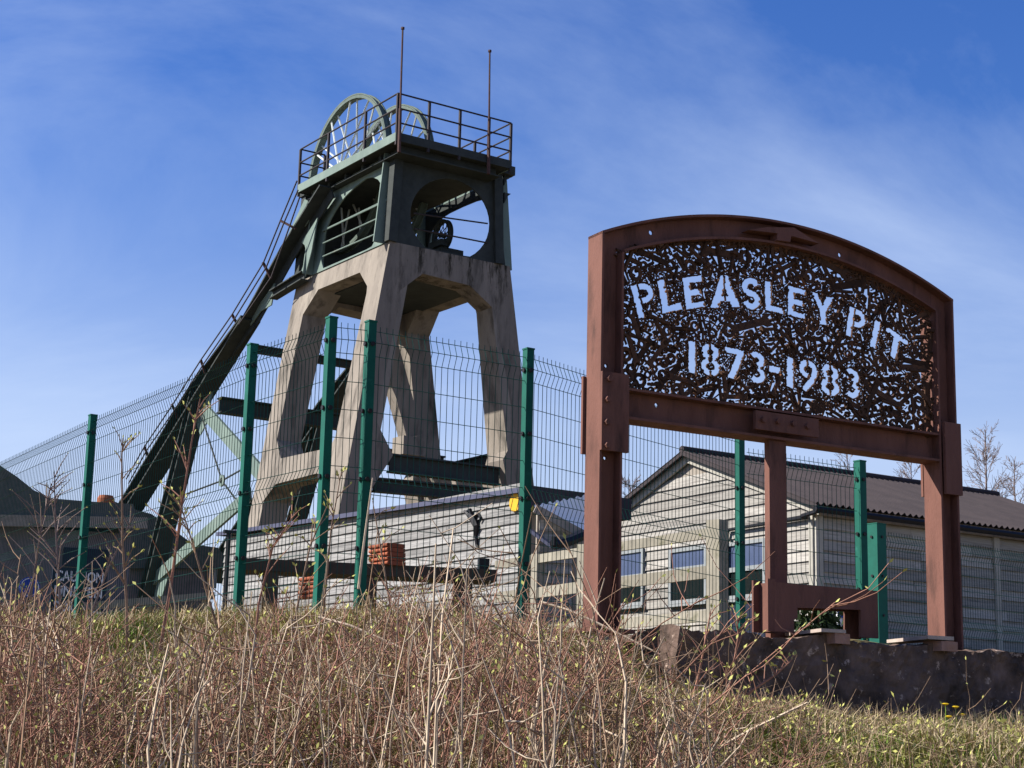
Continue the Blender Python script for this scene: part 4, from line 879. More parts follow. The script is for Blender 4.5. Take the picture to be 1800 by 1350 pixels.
MB().bar(SL(-.25, .135, stop(0) + .035), SL(slen + .2, .135, stop(slen) + .035), .03, .085, SL.n).build('edge_flashing', 'flashing_blue', shed)
MB().bar(SL(0.0, .03, SB_), SL(0.0, .03, stop(0) - .02), .14, .12, SL.n).build('corner_board', 'timber_dark', shed)
# shaded return side with overhanging dark sheets
a0_, z0_ = SR.px(1030, 880, .3)
MB().hexa([SR(-.2, .0, stop(0) - .32), SR(sdep + .1, .0, stop(0) - .30), SR(sdep + .1, .35, stop(0) - .30), SR(-.2, .35, stop(0) - .32), SR(-.2, .0, stop(0) + .07), SR(sdep + .1, 0, stop(0) + .07), SR(sdep + .1, .35, stop(0) + .07), SR(-.2, .35, stop(0) + .07)]).build('eave_fascia', 'roof_felt', shed)
# sign and iron ornament on the shed wall
u_, z_ = SL.px(911, 884)
d_ = MB().cyl(SL(u_, .06, z_), SL.n, .16, .03, 20).build('warning_disc', 'sign_yellow', label='yellow round sign at the top right corner of the grey shed wall', cat='sign')
iron = [(816, 898), (826, 907), (833, 913), (838, 925), (836, 942), (838, 958), (842, 966)]
MB().tube([SL(SL.px(x, y, .06)[0], .06, SL.px(x, y, .06)[1]) for x, y in iron], [.02, .05, .08, .07, .035, .03, .02], 6).tube([SL(SL.px(x, y, .06)[0], .06, SL.px(x, y, .06)[1]) for x, y in ((833, 912), (840, 902), (845, 910), (843, 918))], [.04, .03, .03, .02], 5).tube([SL(SL.px(x, y, .06)[0], .06, SL.px(x, y, .06)[1]) for x, y in ((830, 908), (826, 896), (820, 899))], [.03, .035, .02], 5).build('iron_ornament', 'gutter_black', label='twisted black iron ornament fixed to the grey shed wall', cat='ornament')
# ---- small lean-to behind, white corrugated roof
LT = Frame(at(945, 890, 28.25), AZS)
lean = thing('small_store', LT(-1.5, -.6, 3.3), 'small boarded store with white corrugated roof beside the grey shed', 'shed')
LR = Frame(LT.P, 76)
g0 = (940, 898); g1 = (1006, 945)
ga, gza = LR.px(*g0); gb, gzb = LR.px(*g1)
MB().prism([[LR(0, 0, 3.2), LR(gb + .1, 0, 3.2), LR(gb + .1, 0, gzb - .05), LR(0, 0, gza - .05)]], LR.n * -.08).build('end_wall', 'timber_grey', lean)
boards(lean, LR, int((gza - 3.3) / .17), lambda z: (0.03, gb if z < gzb else max(.1, gb * (gza - z) / (gza - gzb))), 3.2, .17, 'board_pale', (1, 1))
p = [LR(-.1, .15, gza + .06), LR(gb + .25, .15, gzb + .02)]
q = [LR(1.12, -.45, gza + .42), LR(gb + .62, -.45, gzb + .22)]
corr_sheet(p[0], q[0], p[1], q[1], 9, .02, Z, 'roof', 'roof_white', lean)
MB().bar(p[0] + LR.n * .06 - Z * .05, p[1] + LR.n * .06 - Z * .05, .04, .14, LR.n).build('bargeboard', 'timber_grey', lean)
gA = at(974, 957, 27.6); gB = at(1026, 940, 28.2)
MB().tube([gA, gA.lerp(gB, .5) - Z * .02, gB], .09, 8).tube([gA - Z * .02, gA + Z * .12], .05, 6).build('gutter', 'gutter_black', lean)
MB().bar(at(932, 932, 28.2), at(973, 962, 28.0), .05, .17, Z).build('blue_rail', 'flashing_blue', label='blue grey sloping rail by the dark corner of the shed', cat='rail')

# ---- timber post-and-rail fence between shed and hut
TFP = at(1260, 1000, 24.0); TFr = Frame(TFP, AZ_H - 90)
tf = thing('timber_fence', (TFP.x, TFP.y, gz(TFP)), 'weathered pale timber fence of thick posts and wide rails before the hut', 'fence')
def tpost(x0, x1, y0, u0_=None):
    ua, zt_ = TFr.px(x1, y0); ub, _ = TFr.px(x0, y0)
    MB().hexa([TFr(ua, -.16, 2.6), TFr(ub, -.16, 2.6), TFr(ub, .0, 2.6), TFr(ua, .0, 2.6), TFr(ua, -.16, zt_ - .015), TFr(ub, -.16, zt_ - .015), TFr(ub, 0, zt_ - .0), TFr(ua, 0, zt_ - .012)]).build('post', 'timber_pale', tf)
tpost(1241, 1264, 911); tpost(1014, 1026, 955); tpost(934, 944, 972)
for (ya, yb) in ((928, 946), (994, 1016), (1072, 1092), (1125, 1142)):
    u0_, zt_ = TFr.px(1241, ya); _, zb_ = TFr.px(1241, yb); uend = TFr.px(930, 985)[0]
    for a, b in ((u0_, TFr.px(1026, 960)[0]), (TFr.px(1014, 960)[0], TFr.px(944, 975)[0]), (TFr.px(933, 975)[0], TFr.px(868, 990)[0])):
        MB().hexa([TFr(a, -.07, zb_), TFr(b, -.07, zb_), TFr(b, -.02, zb_), TFr(a, -.02, zb_), TFr(a, -.07, zt_), TFr(b, -.07, zt_ - .01), TFr(b, -.02, zt_ - .01), TFr(a, -.02, zt_)]).build('rail', 'timber_pale', tf)
# dark navy board on a post just behind the rails
nb = thing('dark_board_post', at(995, 1085, 29.0), 'dark navy board on a thin post behind the timber fence', 'signpost')
pc = at(1000, 993, 29.0)
MB().box(pc, az(AZS) * .20, V((az(AZS).y, -az(AZS).x, 0)) * .03, Z * .19).build('board_panel', 'cloth_navy', nb)
MB().bar(at(994, 1090, 29.0), pc, .07, .07).build('post', 'cloth_navy', nb)

# ---- bench (thick top on legs) with stacks of red tiles
BQ = at(640, 1000, 16.5); BF = Frame(BQ, 78)
bench = thing('work_bench', BF(0, 0, gz(BQ)), 'long dark timber bench with thick top behind the mesh fence', 'bench')
u0_, zt_ = BF.px(425, 983); u1_, zt2 = BF.px(873, 1000); _, zb_ = BF.px(640, 1014)
ztb = BF.px(640, 990)[1]
MB().box(BF((u0_ + u1_) / 2, -.2, ztb - .06), BF.u * (u1_ - u0_) / 2, BF.n * .22, Z * .055).build('bench_top', 'timber_dark', bench)
for k in (.12, .5, .88):
    for n in (-.05, -.35): MB().box(BF(u0_ + (u1_ - u0_) * k, n, (ztb - .118 + gz(BQ)) / 2), BF.u * .06, BF.n * .05, Z * ((ztb - .118 - gz(BQ)) / 2 + .05)).build('bench_leg', 'timber_dark', bench)
def tile_stack(xl, xc, xr, yt, yb, D, lab, rows_):
    K = at(xc, yb, D); A_, B_ = Frame(K, -35), Frame(K, 55); st = thing('tile_stack', K, lab, 'tiles', 'stacks of red clay tiles by the bench')
    wl = A_.px(xl, yb)[0]; wr = B_.px(xr, yb)[0]; h = (at(xc, yt, D).z - K.z) / rows_
    for r in range(rows_):
        j = random.uniform(-.008, .008); o = K + Z * (r * h + h * .47) + B_.u * j
        MB().box(o + A_.u * wl / 2 + B_.u * wr / 2, A_.u * wl / 2, B_.u * (wr / 2 - .012), Z * h * .45).cyl(o + A_.u * wl / 2 + B_.u * .012, A_.u, h * .40, wl, 10).build('tile', 'brick_red', st)
tile_stack(648, 680, 714, 953, 992, 16.45, 'stack of ribbed red clay tiles lying on the dark bench top', 5)
tile_stack(524, 552, 566, 1011, 1050, 15.6, 'smaller stack of red clay tiles below the bench beside a fence post', 5)
MB().box(BF(BF.px(850, 985, -.1)[0], -.1, ztb + .05), BF.u * .05, BF.n * .05, Z * .055).build('tin_box', 'bolt_black', label='small black tin on the right end of the bench', cat='tin')

# ---- left buildings
LBP = at(90, 890, 46.0)
LF = Frame(at(0, 960, 46.0), 68)
lb = thing('dark_roofed_building', LF(4, -3, 4.6), 'low grey building with dark sloping roof behind the fence on the left', 'building')
def lp(x, y, n=0.0): u, z = LF.px(x, y, n); return u, z
ul = lp(-60, 900)[0]; ur = lp(235, 900)[0]; zev = lp(100, 930)[1]
MB().hexa([LF(ul, -5, 3.9), LF(ur, -5, 3.9), LF(ur, 0, 3.9), LF(ul, 0, 3.9), LF(ul, -5, zev), LF(ur, -5, zev), LF(ur, 0, zev), LF(ul, 0, zev)]).build('wall', 'render_grey', lb)
rp = [lp(-120, 925, .4), lp(-120, 765, .4), lp(0, 818, .4), lp(30, 838, .4), lp(60, 862, .4), lp(92, 876, .4), lp(150, 881, .4), lp(235, 886, .4), lp(240, 918, .4)]
MB().prism([[LF(u, .4, z) for u, z in rp]], LF.n * -6.0).build('roof', 'roof_moss', lb)
MB().bar(LF(ul, .45, zev + .02), LF(ur + .3, .45, lp(240, 922)[1]), .12, .3, LF.n).build('eave_board', 'timber_grey', lb)
pt = lp(186, 880, -2.5); MB().tube([LF(pt[0], -2.5, pt[1] - .2), LF(pt[0], -2.5, pt[1] + .05), LF(pt[0], -2.5, pt[1] + .14)], [.24, .24, .2], 14).build('roof_vent', 'terracotta', lb)
ws, wzs = lp(112, 962); we, wze = lp(188, 1000)
MB().hexa([LF(ws, .004, wze), LF(we, .004, wze), LF(we, .06, wze), LF(ws, .06, wze), LF(ws, .004, wzs), LF(we, .004, wzs), LF(we, .06, wzs), LF(ws, .06, wzs)]).build('window', 'sign_navy', lb)
# second shed further right
RF = Frame(at(330, 980, 64.0), 62)
lb2 = thing('hipped_shed', RF(0, -2, 4.8), 'small shed with dark hipped roof behind the backstay legs of the headframe', 'shed')
q = lambda x, y: RF.px(x, y)
ua, za = q(205, 985); ub, zb2 = q(392, 995)
MB().hexa([RF(ua, -4, 4.5), RF(ub - .4, -4, 4.5), RF(ub - .4, 0, 4.5), RF(ua, 0, 4.5), RF(ua, -4, zb2), RF(ub - .4, -4, zb2), RF(ub - .4, 0, zb2), RF(ua, 0, zb2)]).build('wall', 'render_grey', lb2)
rp = [q(190, 1000), q(190, 880), q(225, 895), q(262, 905), q(300, 932), q(335, 958), q(378, 964), q(394, 982), q(392, 1000)]
MB().prism([[RF(u, .3, z) for u, z in rp]], RF.n * -4.6).build('roof', 'roof_moss', lb2)
MB().box(RF(q(372, 1010)[0], .1, q(372, 1010)[1]), RF.u * .16, RF.n * .05, Z * .5).build('door', 'window_paint', lb2)
# pale rails of a low barrier
BRP = at(250, 1056, 24.0); BR = Frame(BRP, 66)
bar_ = thing('low_barrier', (BRP.x, BRP.y, gz(BRP)), 'low pale timber barrier rail behind the mesh fence below the backstay', 'barrier')
u0_, z0_ = BR.px(145, 1066); u1_, z1_ = BR.px(376, 1047)
MB().bar(BR(u0_, 0, z0_), BR(u1_, 0, z1_), .08, .10, BR.n).build('rail', 'timber_pale', bar_)
for k in (.05, .5, .95):
    a = BR(u0_ + (u1_ - u0_) * k, -.09, z0_ + (z1_ - z0_) * k); MB().bar(V((a.x, a.y, gz(a) - .1)), a, .09, .09).build('post', 'timber_grey', bar_)
# drain pole with T top
pq = at(403, 935, 27.0); MB().tube([V((pq.x, pq.y, gz(pq))), pq], .035, 6).bar(pq - TA * .09, pq + TA * .12, .07, .05).build('pipe_post', 'gutter_black', label='thin dark pipe post with a flat cap at the left end of the grey shed', cat='post')
# caution sign
def text_into(body, size, f, u, n, z, name, mname, parent, align='LEFT', fit=None):
    cu = bpy.data.curves.new('txt', 'FONT'); cu.body = body; cu.size = size; cu.align_x = align; cu.offset = size * .02; cu.extrude = .004
    o = bpy.data.objects.new('txt', cu); COL.objects.link(o); bpy.context.view_layer.update()
    me = bpy.data.meshes.new_from_object(o.evaluated_get(bpy.context.evaluated_depsgraph_get())); bpy.data.objects.remove(o)
    xw = max(v.co.x for v in me.vertices) - min(v.co.x for v in me.vertices); kx = min(1.0, fit / xw) if fit else 1.0
    m = MB().add([f(u + v.co.x * kx, n + v.co.z, z + v.co.y) for v in me.vertices], [list(p.vertices) for p in me.polygons]); bpy.data.meshes.remove(me)
    return m.build(name, mname, parent)
CF = Frame(at(90, 1040, 30.0), 66)
cu0, cz1 = CF.px(93, 996); cu1, cz0 = CF.px(183, 1082)
cs = thing('caution_sign', CF((cu0 + cu1) / 2, -.05, gz(CF.P)), 'dark caution sign with white capital letters behind the left fence post', 'sign')
MB().hexa([CF(cu0, -.03, cz0), CF(cu1, -.03, cz0), CF(cu1, 0, cz0), CF(cu0, 0, cz0), CF(cu0, -.03, cz1), CF(cu1, -.03, cz1), CF(cu1, 0, cz1), CF(cu0, 0, cz1)]).build('sign_board', 'sign_navy', cs)
hh = (cz1 - cz0) / 3
for i, tx in enumerate(('CAUTION', 'UNEVEN', 'SURFACE')): text_into(tx, hh * .95, CF, (cu0 + cu1) / 2, .006, cz1 - hh * (i + .88), 'lettering', 'sign_white', cs, 'CENTER', (cu1 - cu0) * .88)
for u in (cu0 + .1, cu1 - .1): MB().bar(CF(u, -.07, gz(CF.P) - .1), CF(u, -.07, cz1 - .05), .06, .06).build('post', 'timber_dark', cs)
bp_ = at(52, 1032, 29.0)
bs = thing('blue_sign', V((bp_.x, bp_.y, gz(bp_))), 'round blue sign on a thin post left of the dark caution sign', 'sign')
MB().cyl(bp_, CF.n, .17, .02, 24).build('sign_disc', 'sign_blue', bs); MB().ring(bp_ + CF.n * .012, CF.n, .15, .135, .006, 24).build('disc_rim', 'sign_white', bs); MB().bar(V((bp_.x, bp_.y, gz(bp_) - .1)) - CF.n * .04, bp_ - CF.n * .04, .05, .05).build('post', 'timber_dark', bs)
# blue and white panel seen through the footing
PP = at(1477, 1092, 25.0)
ip = thing('notice_board', V((PP.x, PP.y, gz(PP))), 'small blue and white notice seen under the footing frame', 'sign')
MB().box(PP, HR.u * .06, HR.n * .015, Z * .20).build('panel', 'sign_white', ip); MB().box(PP + Z * .12 + HR.n * .02, HR.u * .06, HR.n * .006, Z * .075).build('header', 'sign_blue', ip)
MB().bar(V((PP.x, PP.y, gz(PP) - .1)), PP - Z * .2, .04, .04).build('post', 'timber_grey', ip)

# ================================================================== VEGETATION
def curved(base, tip, sag, K):
    s = np.linspace(0, 1, K)[None, :, None]; P = base[:, None, :] * (1 - s) + tip[:, None, :] * s
    return P + sag[:, None, :] * (4 * s * (1 - s))
def shrub_arrays(base, h, lean, twigs, r, tw_len=(.12, .35), K=6, Kt=4):
    N = len(base); tip = base + np.stack([RNG.normal(0, lean, N) * h, RNG.normal(0, lean, N) * h, h], -1)
    P = curved(base, tip, RNG.normal(0, .10, (N, 3)) * h[:, None], K)
    P[:, 1:-1] += RNG.normal(0, .008, (N, K - 2, 3))
    rad = r[:, None] * np.linspace(1, .35, K)[None, :]
    Nt = N * twigs; o = np.repeat(np.arange(N), twigs); s = RNG.uniform(.25, 1, Nt); x = s * (K - 1); i0 = np.minimum(x.astype(int), K - 2); fr_ = (x - i0)[:, None]
    bt_ = P[o, i0] * (1 - fr_) + P[o, i0 + 1] * fr_
    L = RNG.uniform(*tw_len, Nt) * (h[o] ** .5); ph = RNG.uniform(0, 2 * np.pi, Nt); el = RNG.uniform(.15, 1.2, Nt)
    d = np.stack([np.cos(ph) * np.cos(el), np.sin(ph) * np.cos(el), np.sin(el)], -1)
    tt_ = bt_ + d * L[:, None]; Pt = curved(bt_, tt_, np.stack([0 * L, 0 * L, -L * .08], -1), Kt); Pt[:, 1:-1] += RNG.normal(0, .006, (Nt, Kt - 2, 3))
    rt = (r[o] * .5)[:, None] * np.linspace(1, .5, Kt)[None, :]
    return P, rad, Pt, rt
def leaf_np(pos, d, size):
    N = len(pos); d = d / (np.linalg.norm(d, axis=1, keepdims=True) + 1e-9); u = np.cross(d, RNG.normal(size=(N, 3))); u /= np.linalg.norm(u, axis=1, keepdims=True) + 1e-9
    w_ = np.cross(d, u); s = size[:, None]
    v = np.stack([pos, pos + d * s * .5 + u * s * .22 + w_ * s * .06, pos + d * s, pos + d * s * .5 - u * s * .22 + w_ * s * .06], 1).reshape(-1, 3)
    return v, np.arange(N * 4).reshape(N, 4)
def screen_x(x, y): return 900 + FPX * x / y
def rand_ground(n, y0, y1, px0, px1, bias=1.0):
    y = y0 + (y1 - y0) * RNG.random(n) ** bias; px_ = RNG.uniform(px0, px1, n); x = (px_ - 900) / FPX * y * 1.02
    return np.stack([x, y, ground_z(x, y) - .02], -1), px_
def keep_clear(b):                                       # no plants inside the wall or on the sign base
    t = (b[:, 0] - S.P.x) * S.u.x + (b[:, 1] - S.P.y) * S.u.y; n = (b[:, 0] - S.P.x) * S.n.x + (b[:, 1] - S.P.y) * S.n.y
    return ~((t > wt0 - .08) & (n < WN + .06) & (n > -3)) & ~((t > -.2) & (t < .3) & (n < .1) & (n > -.3))
# height envelope of the thicket over the picture
env = lambda px_: np.interp(px_, [-200, 0, 150, 190, 230, 300, 350, 480, 620, 700, 880, 950, 1000, 1060, 1130, 1190, 1300, 1420, 1550, 2000], [1105, 1110, 1130, 1180, 1215, 1215, 1160, 1150, 1140, 1095, 1060, 1110, 1170, 1150, 1225, 1265, 1275, 1295, 1318, 1318])
def thicket(name, n, y0, y1, px0, px1, twigs, rr, m, label, hs=(0.45, 1.05), lean=.22, buds=0.3, tall=0.0, budm='bud_green', tw=(.12, .35)):
    b, px_ = rand_ground(n, y0, y1, px0, px1); k = keep_clear(b) & (np.sin(b[:, 0] * 3.1 + b[:, 1] * 1.7 + n) + np.sin(b[:, 0] * 1.3 - b[:, 1] * 2.9) + RNG.normal(0, .7, len(b)) > -.75); b, px_ = b[k], px_[k]; N = len(b)
    h = np.clip(1.6 + (1336 - env(px_)) / FPX * b[:, 1] - b[:, 2], .08, 1.1) * RNG.uniform(*hs, N) * (1 + (RNG.random(N) < tall * (b[:, 1] > 7.5)) * RNG.uniform(.3, .8, N)) + .04
    P, rad, Pt, rt = shrub_arrays(b, h, lean, twigs, RNG.uniform(*rr, N), tw)
    v, f = join_np([tubes_np(P, rad), tubes_np(Pt, rt)])
    o = np_mesh(name, v, f, m, kind='stuff', label=label)
    if buds:
        pos = np.concatenate([Pt[:, -1], Pt[:, 2], P[:, -1]]); d = np.concatenate([Pt[:, -1] - Pt[:, -2], RNG.normal(size=(len(Pt), 3)) + [0, 0, .6], P[:, -1] - P[:, -2]])
        sel = RNG.random(len(pos)) < buds; pos, d = pos[sel], d[sel] + RNG.normal(0, .02, (sel.sum(), 3))
        v, f = leaf_np(pos, d, RNG.uniform(.012, .03, len(pos))); np_mesh('buds', v, f, budm, o, kind='stuff')
    return o
thicket('bramble_thicket', 700, 6.0, 9.8, -120, 1330, 8, (.0028, .006), 'stem_red', 'tangled reddish brown leafless shrub stems filling the bank', buds=.42, tall=.03, lean=.42, tw=(.12, .42))
thicket('briar_thicket', 560, 6.2, 10.6, -120, 1420, 7, (.0025, .005), 'stem_brown', 'brown twiggy undergrowth mixed through the shrubs on the bank', buds=.45, lean=.55)
thicket('pale_canes', 420, 5.5, 9.6, -120, 1300, 2, (.0045, .0095), 'cane_pale', 'pale dry upright canes standing in the thicket', hs=(.6, 1.25), lean=.09, buds=0, tall=.08)
thicket('brown_canes', 260, 5.6, 9.6, -120, 1260, 3, (.004, .0085), 'stem_brown', 'brown upright canes with few side twigs in the thicket', hs=(.6, 1.3), lean=.1, buds=.5, tall=.12)
thicket('low_twigs', 420, 6.5, 10.2, 1150, 1900, 4, (.002, .004), 'stem_brown', 'sparse low twigs in the grass below the wall', hs=(.5, 1.6), buds=.4)
def blades(name, n, y0, y1, px0, px1, hgt, wid, m, label, lean=.5, cond=None, weights=None):
    b, px_ = rand_ground(n, y0, y1, px0, px1); k = keep_clear(b)
    if cond is not None: k &= cond(b, px_)
    b = b[k]; N = len(b); h = RNG.uniform(*hgt, N); ph = RNG.uniform(0, 2 * np.pi, N); ln = np.abs(RNG.normal(0, lean, N))
    d = np.stack([np.cos(ph) * ln, np.sin(ph) * ln, np.ones(N)], -1); sd_ = np.stack([-np.sin(ph), np.cos(ph), 0 * ph], -1)
    wv = RNG.uniform(*wid, N)[:, None] * sd_; mid = b + d * h[:, None] * .55; tip = b + d * h[:, None] + np.stack([np.cos(ph), np.sin(ph), -.5 * np.ones(N)], -1) * (h * ln * .5)[:, None]
    v = np.stack([b - wv, b + wv, mid + wv * .8, mid - wv * .8, tip], 1).reshape(-1, 3); i = np.arange(N)[:, None] * 5
    f = np.concatenate([i + [0, 1, 2], i + [0, 2, 3], i + [3, 2, 4]]); return np_mesh(name, v, f, m, kind='stuff', label=label)
clump = lambda s, th: (lambda b, p: np.sin(b[:, 0] * s + 1.3) * np.sin(b[:, 1] * s * 1.3 + .4) + RNG.normal(0, .35, len(b)) > th)
blades('straw', 52000, 6.2, 11.6, -120, 1920, (.06, .24), (.0018, .0040), 'straw', 'dry straw coloured grass matted over the bank', 1.6, lambda b, p: (RNG.random(len(b)) < np.interp(p, [-100, 450, 650, 1150, 1450], [.55, .6, 1, 1, .6])))
blades('grass', 24000, 5.4, 13, -120, 1920, (.05, .17), (.0016, .0032), 'grass_green', 'short fresh green grass on the bank', .6, clump(1.6, .05))
blades('olive_grass', 30000, 6.0, 11.5, 1100, 1920, (.05, .16), (.0018, .0036), 'grass_olive', 'yellow green spring grass below the wall', 1.1, clump(2.4, -.5))
blades('green_tufts', 22000, 6.0, 11.5, 1300, 1920, (.05, .15), (.0018, .0036), 'grass_green', 'fresh green tufts in the grass below the wall', 1.0, clump(2.9, .15))
blades('lawn', 26000, 7.6, 12.4, 150, 1060, (.07, .17), (.0022, .0045), 'grass_green', 'bright green grass strip in front of the fence', .5, lambda b, p: ((p > 185) & (p < 330)) | ((p > 925) & (p < 1030)) | (RNG.random(len(b)) < .12))
# tussocks: long drooping dead blades round many small crowns
cb, cp = rand_ground(420, 6.4, 10.6, -100, 1880); cb = cb[keep_clear(cb)]; o_ = np.repeat(np.arange(len(cb)), 42); N_ = len(o_)
ph = RNG.uniform(0, 2 * np.pi, N_); L_ = RNG.uniform(.10, .30, N_) * RNG.uniform(.6, 1.15, len(cb))[o_] * np.interp(cp[:1].repeat(N_) * 0 + (900 + FPX * cb[o_, 0] / cb[o_, 1]), [1150, 1350], [1, .6])
out = np.stack([np.cos(ph), np.sin(ph), 0 * ph], -1); sp_ = RNG.uniform(.25, 1.1, N_)[:, None]; b0 = cb[o_] + out * RNG.uniform(0, .04, N_)[:, None]
m1 = b0 + out * L_[:, None] * sp_ * .45 + np.stack([0 * ph, 0 * ph, L_ * .65], -1); t1_ = b0 + out * L_[:, None] * sp_ * 1.15 + np.stack([0 * ph, 0 * ph, L_ * RNG.uniform(.1, .75, N_)], -1)
sw = np.stack([-np.sin(ph), np.cos(ph), 0 * ph], -1) * RNG.uniform(.0014, .0032, N_)[:, None]
v = np.stack([b0 - sw, b0 + sw, m1 + sw * .8, m1 - sw * .8, t1_], 1).reshape(-1, 3); i_ = np.arange(N_)[:, None] * 5
f = np.concatenate([i_ + [0, 1, 2], i_ + [0, 2, 3], i_ + [3, 2, 4]]); mi = np.tile((RNG.random(len(cb)) < .28).astype(int)[o_], 3)
np_mesh('tussocks', v, f, ['straw', 'grass_olive'], kind='stuff', label='drooping tussocks of dead grass across the bank', midx=mi)
# leafy weeds in the grass
cb, cp = rand_ground(70, 6.8, 10.2, 1180, 1900); cb = cb[keep_clear(cb)]; n_ = len(cb); o_ = np.repeat(np.arange(n_), 26)
ht = RNG.uniform(.05, .2, n_); pos = cb[o_] + np.stack([RNG.normal(0, .02, len(o_)), RNG.normal(0, .02, len(o_)), .02 + ht[o_] * RNG.random(len(o_))], -1)
v, f = leaf_np(pos, np.stack([RNG.normal(0, 1, len(o_)), RNG.normal(0, 1, len(o_)), RNG.uniform(-.1, 1, len(o_))], -1), RNG.uniform(.018, .042, len(o_)))
np_mesh('leafy_weeds', v, f, 'grass_olive', kind='stuff', label='small leafy yellow green weeds in the grass below the wall')
# fallen pale sticks
sticks = [((560, 1085), (790, 1180), 8.6), ((240, 1290), (318, 1330), 7.2), ((630, 1035), (655, 840), 10.4), ((950, 1058), (1160, 1150), 9.8), ((340, 1190), (400, 1240), 8.0), ((1230, 1345), (1420, 1235), 7.0)]
for i, (p, q_, D) in enumerate(sticks):
    a, b = at(*p, D), at(*q_, D - .25 if i != 2 else D + .1); c = a.lerp(b, .5) + V((0, 0, .02))
    labs = ['long pale fallen stick slanting across the middle of the thicket', 'short pale stick low at the left of the thicket', 'thin pale cane leaning against the fence post', 'thin pale arching stick reaching down from the sign base', 'pale broken stick among canes left of centre', 'grey stick leaning up at the right edge of the thicket']
    MB().tube([a, a.lerp(c, .5) + V((0, 0, .012)), c, c.lerp(b, .5), b], [.008, .008, .007, .006, .004], 5).build('dry_stick', 'cane_pale', label=labs[i], cat='stick')
# saplings with buds, each a thing
def sapling(path, D, r, m, label, side_n, side_l, bud=.03):
    P = [at(x, y, D) for x, y in path]; base = P[0]; base.z = min(base.z, gz(base))
    t_ = thing('sapling', base, label, 'sapling', 'budding saplings rising in front of the fence')
    mb = MB(); k = len(P)
    mb.tube(P, [r * (1 - .7 * i / (k - 1)) for i in range(k)], 5); bp, bd = [], []
    for i in range(side_n):
        s = random.uniform(.25, .97) * (k - 1); j = min(int(s), k - 2); p = P[j].lerp(P[j + 1], s - j); ph = random.uniform(0, 6.28); up = random.uniform(.4, 1.3)
        d = (V((math.cos(ph), math.sin(ph) * .6, up))).normalized(); l = side_l * random.uniform(.3, 1) * (1.2 - s / k)
        q1, q2 = p + d * l * .5 + V((0, 0, .01)), p + d * l; mb.tube([p, q1, q2], [r * .4, r * .3, r * .2], 4)
        for z in (q1, q2):
            for _ in range(2): bp.append(z); bd.append(d + V((random.gauss(0, .5), random.gauss(0, .5), random.gauss(.3, .4))))
    bp.append(P[-1]); bd.append(V((0, 0, 1)))
    mb.build('trunk', m, t_)
    v, f = leaf_np(np.array([list(p) for p in bp]), np.array([list(p) for p in bd]), RNG.uniform(bud * .6, bud * 1.2, len(bp))); np_mesh('buds', v, f, 'bud_green', t_, kind='stuff')
sapling([(225, 1190), (222, 1050), (215, 950), (214, 800), (216, 770)], 9.5, .010, 'stem_brown', 'tall thin budding sapling right of the first fence post', 16, .3)
sapling([(275, 1180), (300, 1030), (318, 900), (338, 770), (352, 700)], 9.3, .010, 'stem_red', 'reddish budding sapling leaning right below the backstay', 18, .32)
sapling([(110, 1190), (105, 1050), (98, 930), (95, 830)], 9.8, .010, 'twig_birch', 'pale thorny sapling left of the first fence post', 22, .4, .012)
sapling([(40, 1180), (55, 1040), (72, 930), (90, 850)], 9.9, .009, 'twig_birch', 'pale thorny sapling at the far left edge of the thicket', 22, .4, .012)
sapling([(150, 1180), (160, 1080), (190, 1000), (235, 905)], 9.6, .009, 'twig_birch', 'pale sapling leaning right across the caution sign', 16, .35, .014)
sapling([(560, 1190), (570, 1060), (582, 930), (600, 830)], 9.4, .008, 'stem_brown', 'thin budding sapling beside the corner fence posts', 12, .25)
sapling([(505, 1200), (520, 1080), (545, 960), (575, 890)], 9.0, .008, 'stem_brown', 'thin arching budding sapling left of the corner fence posts', 12, .3)
sapling([(410, 1200), (375, 1080), (340, 960), (315, 880)], 9.1, .009, 'stem_brown', 'budding sapling leaning left before the second fence post', 14, .3)
sapling([(440, 1210), (455, 1060), (480, 960), (520, 900)], 8.9, .008, 'stem_red', 'budding sapling between the second and third fence posts', 12, .28)
sapling([(700, 1220), (690, 1090), (672, 980), (655, 880)], 9.0, .008, 'stem_brown', 'budding sapling leaning left in front of the red tile stack', 12, .26)
sapling([(1250, 1290), (1285, 1200), (1298, 1120), (1296, 1088)], 8.2, .009, 'stem_red', 'budding shoot rising in front of the concrete wall', 14, .22, .026)
sapling([(1260, 1280), (1320, 1215), (1365, 1185), (1392, 1160)], 8.2, .008, 'stem_red', 'budding shoot arching right in front of the concrete wall', 12, .16, .024)
sapling([(1200, 1300), (1230, 1180), (1243, 1110), (1250, 1070)], 8.3, .008, 'stem_red', 'budding shoot at the left corner of the concrete wall', 10, .2, .024)
# dandelions
for i, (x, y) in enumerate(((1662, 1240), (1680, 1245), (1692, 1258), (1668, 1262))):
    p = at(x, y, 9.3); d_ = thing('dandelion', V((p.x, p.y, min(gz(p), p.z))), ['leftmost yellow dandelion flower in the grass below the right sign post', 'middle yellow dandelion flower of the small cluster below the wall', 'rightmost yellow dandelion flower of the small cluster below the wall', 'lowest yellow dandelion flower of the small cluster below the wall'][i], 'flower', 'dandelions in the grass')
    MB().tube([V((p.x, p.y, min(gz(p), p.z - .01))), p], .002, 4).build('stalk', 'grass_green', d_)
    MB().tube([p, p + Z * .008, p + Z * .012], [.006, .02, .012], 9).build('flower_head', 'petal', d_)
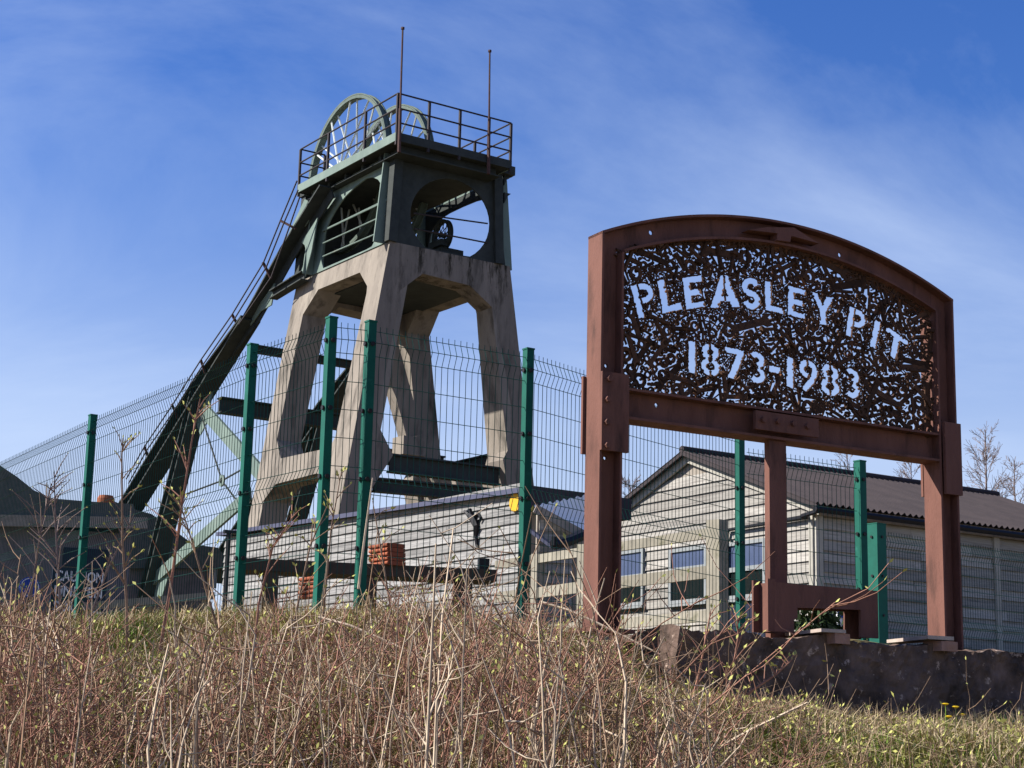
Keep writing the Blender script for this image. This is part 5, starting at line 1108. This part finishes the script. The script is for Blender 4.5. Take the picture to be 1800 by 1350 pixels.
# dark bush behind the footing
bb = at(1440, 1105, 12.4); base = V((bb.x, bb.y, gz(bb)))
bush = thing('juniper_bush', base, 'small dark evergreen bush seen through the footing frame', 'bush')
n = 500; pos = np.array(base)[None] + np.stack([RNG.normal(0, .11, n), RNG.normal(0, .11, n), RNG.uniform(0.02, .30, n)], -1)
v, f = leaf_np(pos, RNG.normal(size=(n, 3)) + [0, 0, .5], RNG.uniform(.05, .1, n)); np_mesh('foliage', v, f, 'leaf_dark', bush)
MB().tube([base - Z * .05, base + Z * .3], [.02, .005], 5).build('trunk', 'stem_brown', bush)
# bare birches beyond the hut
def birch(x, ytop, D, spread, label, seed):
    rng = np.random.default_rng(seed); top = at(x, ytop, D); b0 = V((top.x, top.y, 5.3)); h = top.z - b0.z
    t_ = thing('birch_tree', b0, label, 'tree', 'bare trees beyond the hut')
    K = 9; s = np.linspace(0, 1, K); P = np.array(b0)[None] + np.stack([np.cumsum(rng.normal(0, .05, K)), np.cumsum(rng.normal(0, .05, K)), s * h], -1)
    MB().tube([V(p) for p in P], [float(.13 * (1 - .9 * q)) for q in s], 7).build('trunk', 'twig_birch', t_)
    n = 70; q = rng.uniform(.25, .98, n); i = np.minimum((q * (K - 1)).astype(int), K - 2); b = P[i] + (P[i + 1] - P[i]) * ((q * (K - 1)) - i)[:, None]
    ph = rng.uniform(0, 6.28, n); el = rng.uniform(.5, 1.1, n); L = spread * (1.15 - q) * rng.uniform(.6, 1.1, n) + .3
    d = np.stack([np.cos(ph) * np.cos(el), np.sin(ph) * np.cos(el), np.sin(el)], -1); A = curved(b, b + d * L[:, None], rng.normal(0, .05, (n, 3)) * L[:, None], 5)
    ra = np.linspace(.03, .01, 5)[None] * (1.3 - q)[:, None]
    m_ = n * 12; o = np.repeat(np.arange(n), 12); q2 = rng.uniform(.2, 1, m_); j = np.minimum((q2 * 4).astype(int), 3); b2 = A[o, j] + (A[o, j + 1] - A[o, j]) * (q2 * 4 - j)[:, None]
    d2 = d[o] + rng.normal(0, .5, (m_, 3)); d2 /= np.linalg.norm(d2, axis=1, keepdims=True); L2 = L[o] * rng.uniform(.15, .45, m_); B = curved(b2, b2 + d2 * L2[:, None], rng.normal(0, .04, (m_, 3)) * L2[:, None], 4)
    v, f = join_np([tubes_np(A, ra), tubes_np(B, np.full((m_, 4), .008))]); np_mesh('crown', v, f, 'twig_birch', t_)
birch(1728, 757, 70, 2.6, 'tallest bare birch rising above the right end of the hut roof', 1)
birch(1600, 806, 72, 2.2, 'bare tree above the hut ridge left of the tallest birch', 2)
birch(1498, 796, 80, 2.4, 'faint bare tree above the hut roof under the sign beam', 3)
birch(1112, 842, 68, 1.8, 'bare tree tip at the left slope of the hut roof', 4)
birch(1785, 810, 74, 2.0, 'bare tree at the right edge beyond the hut roof', 5)
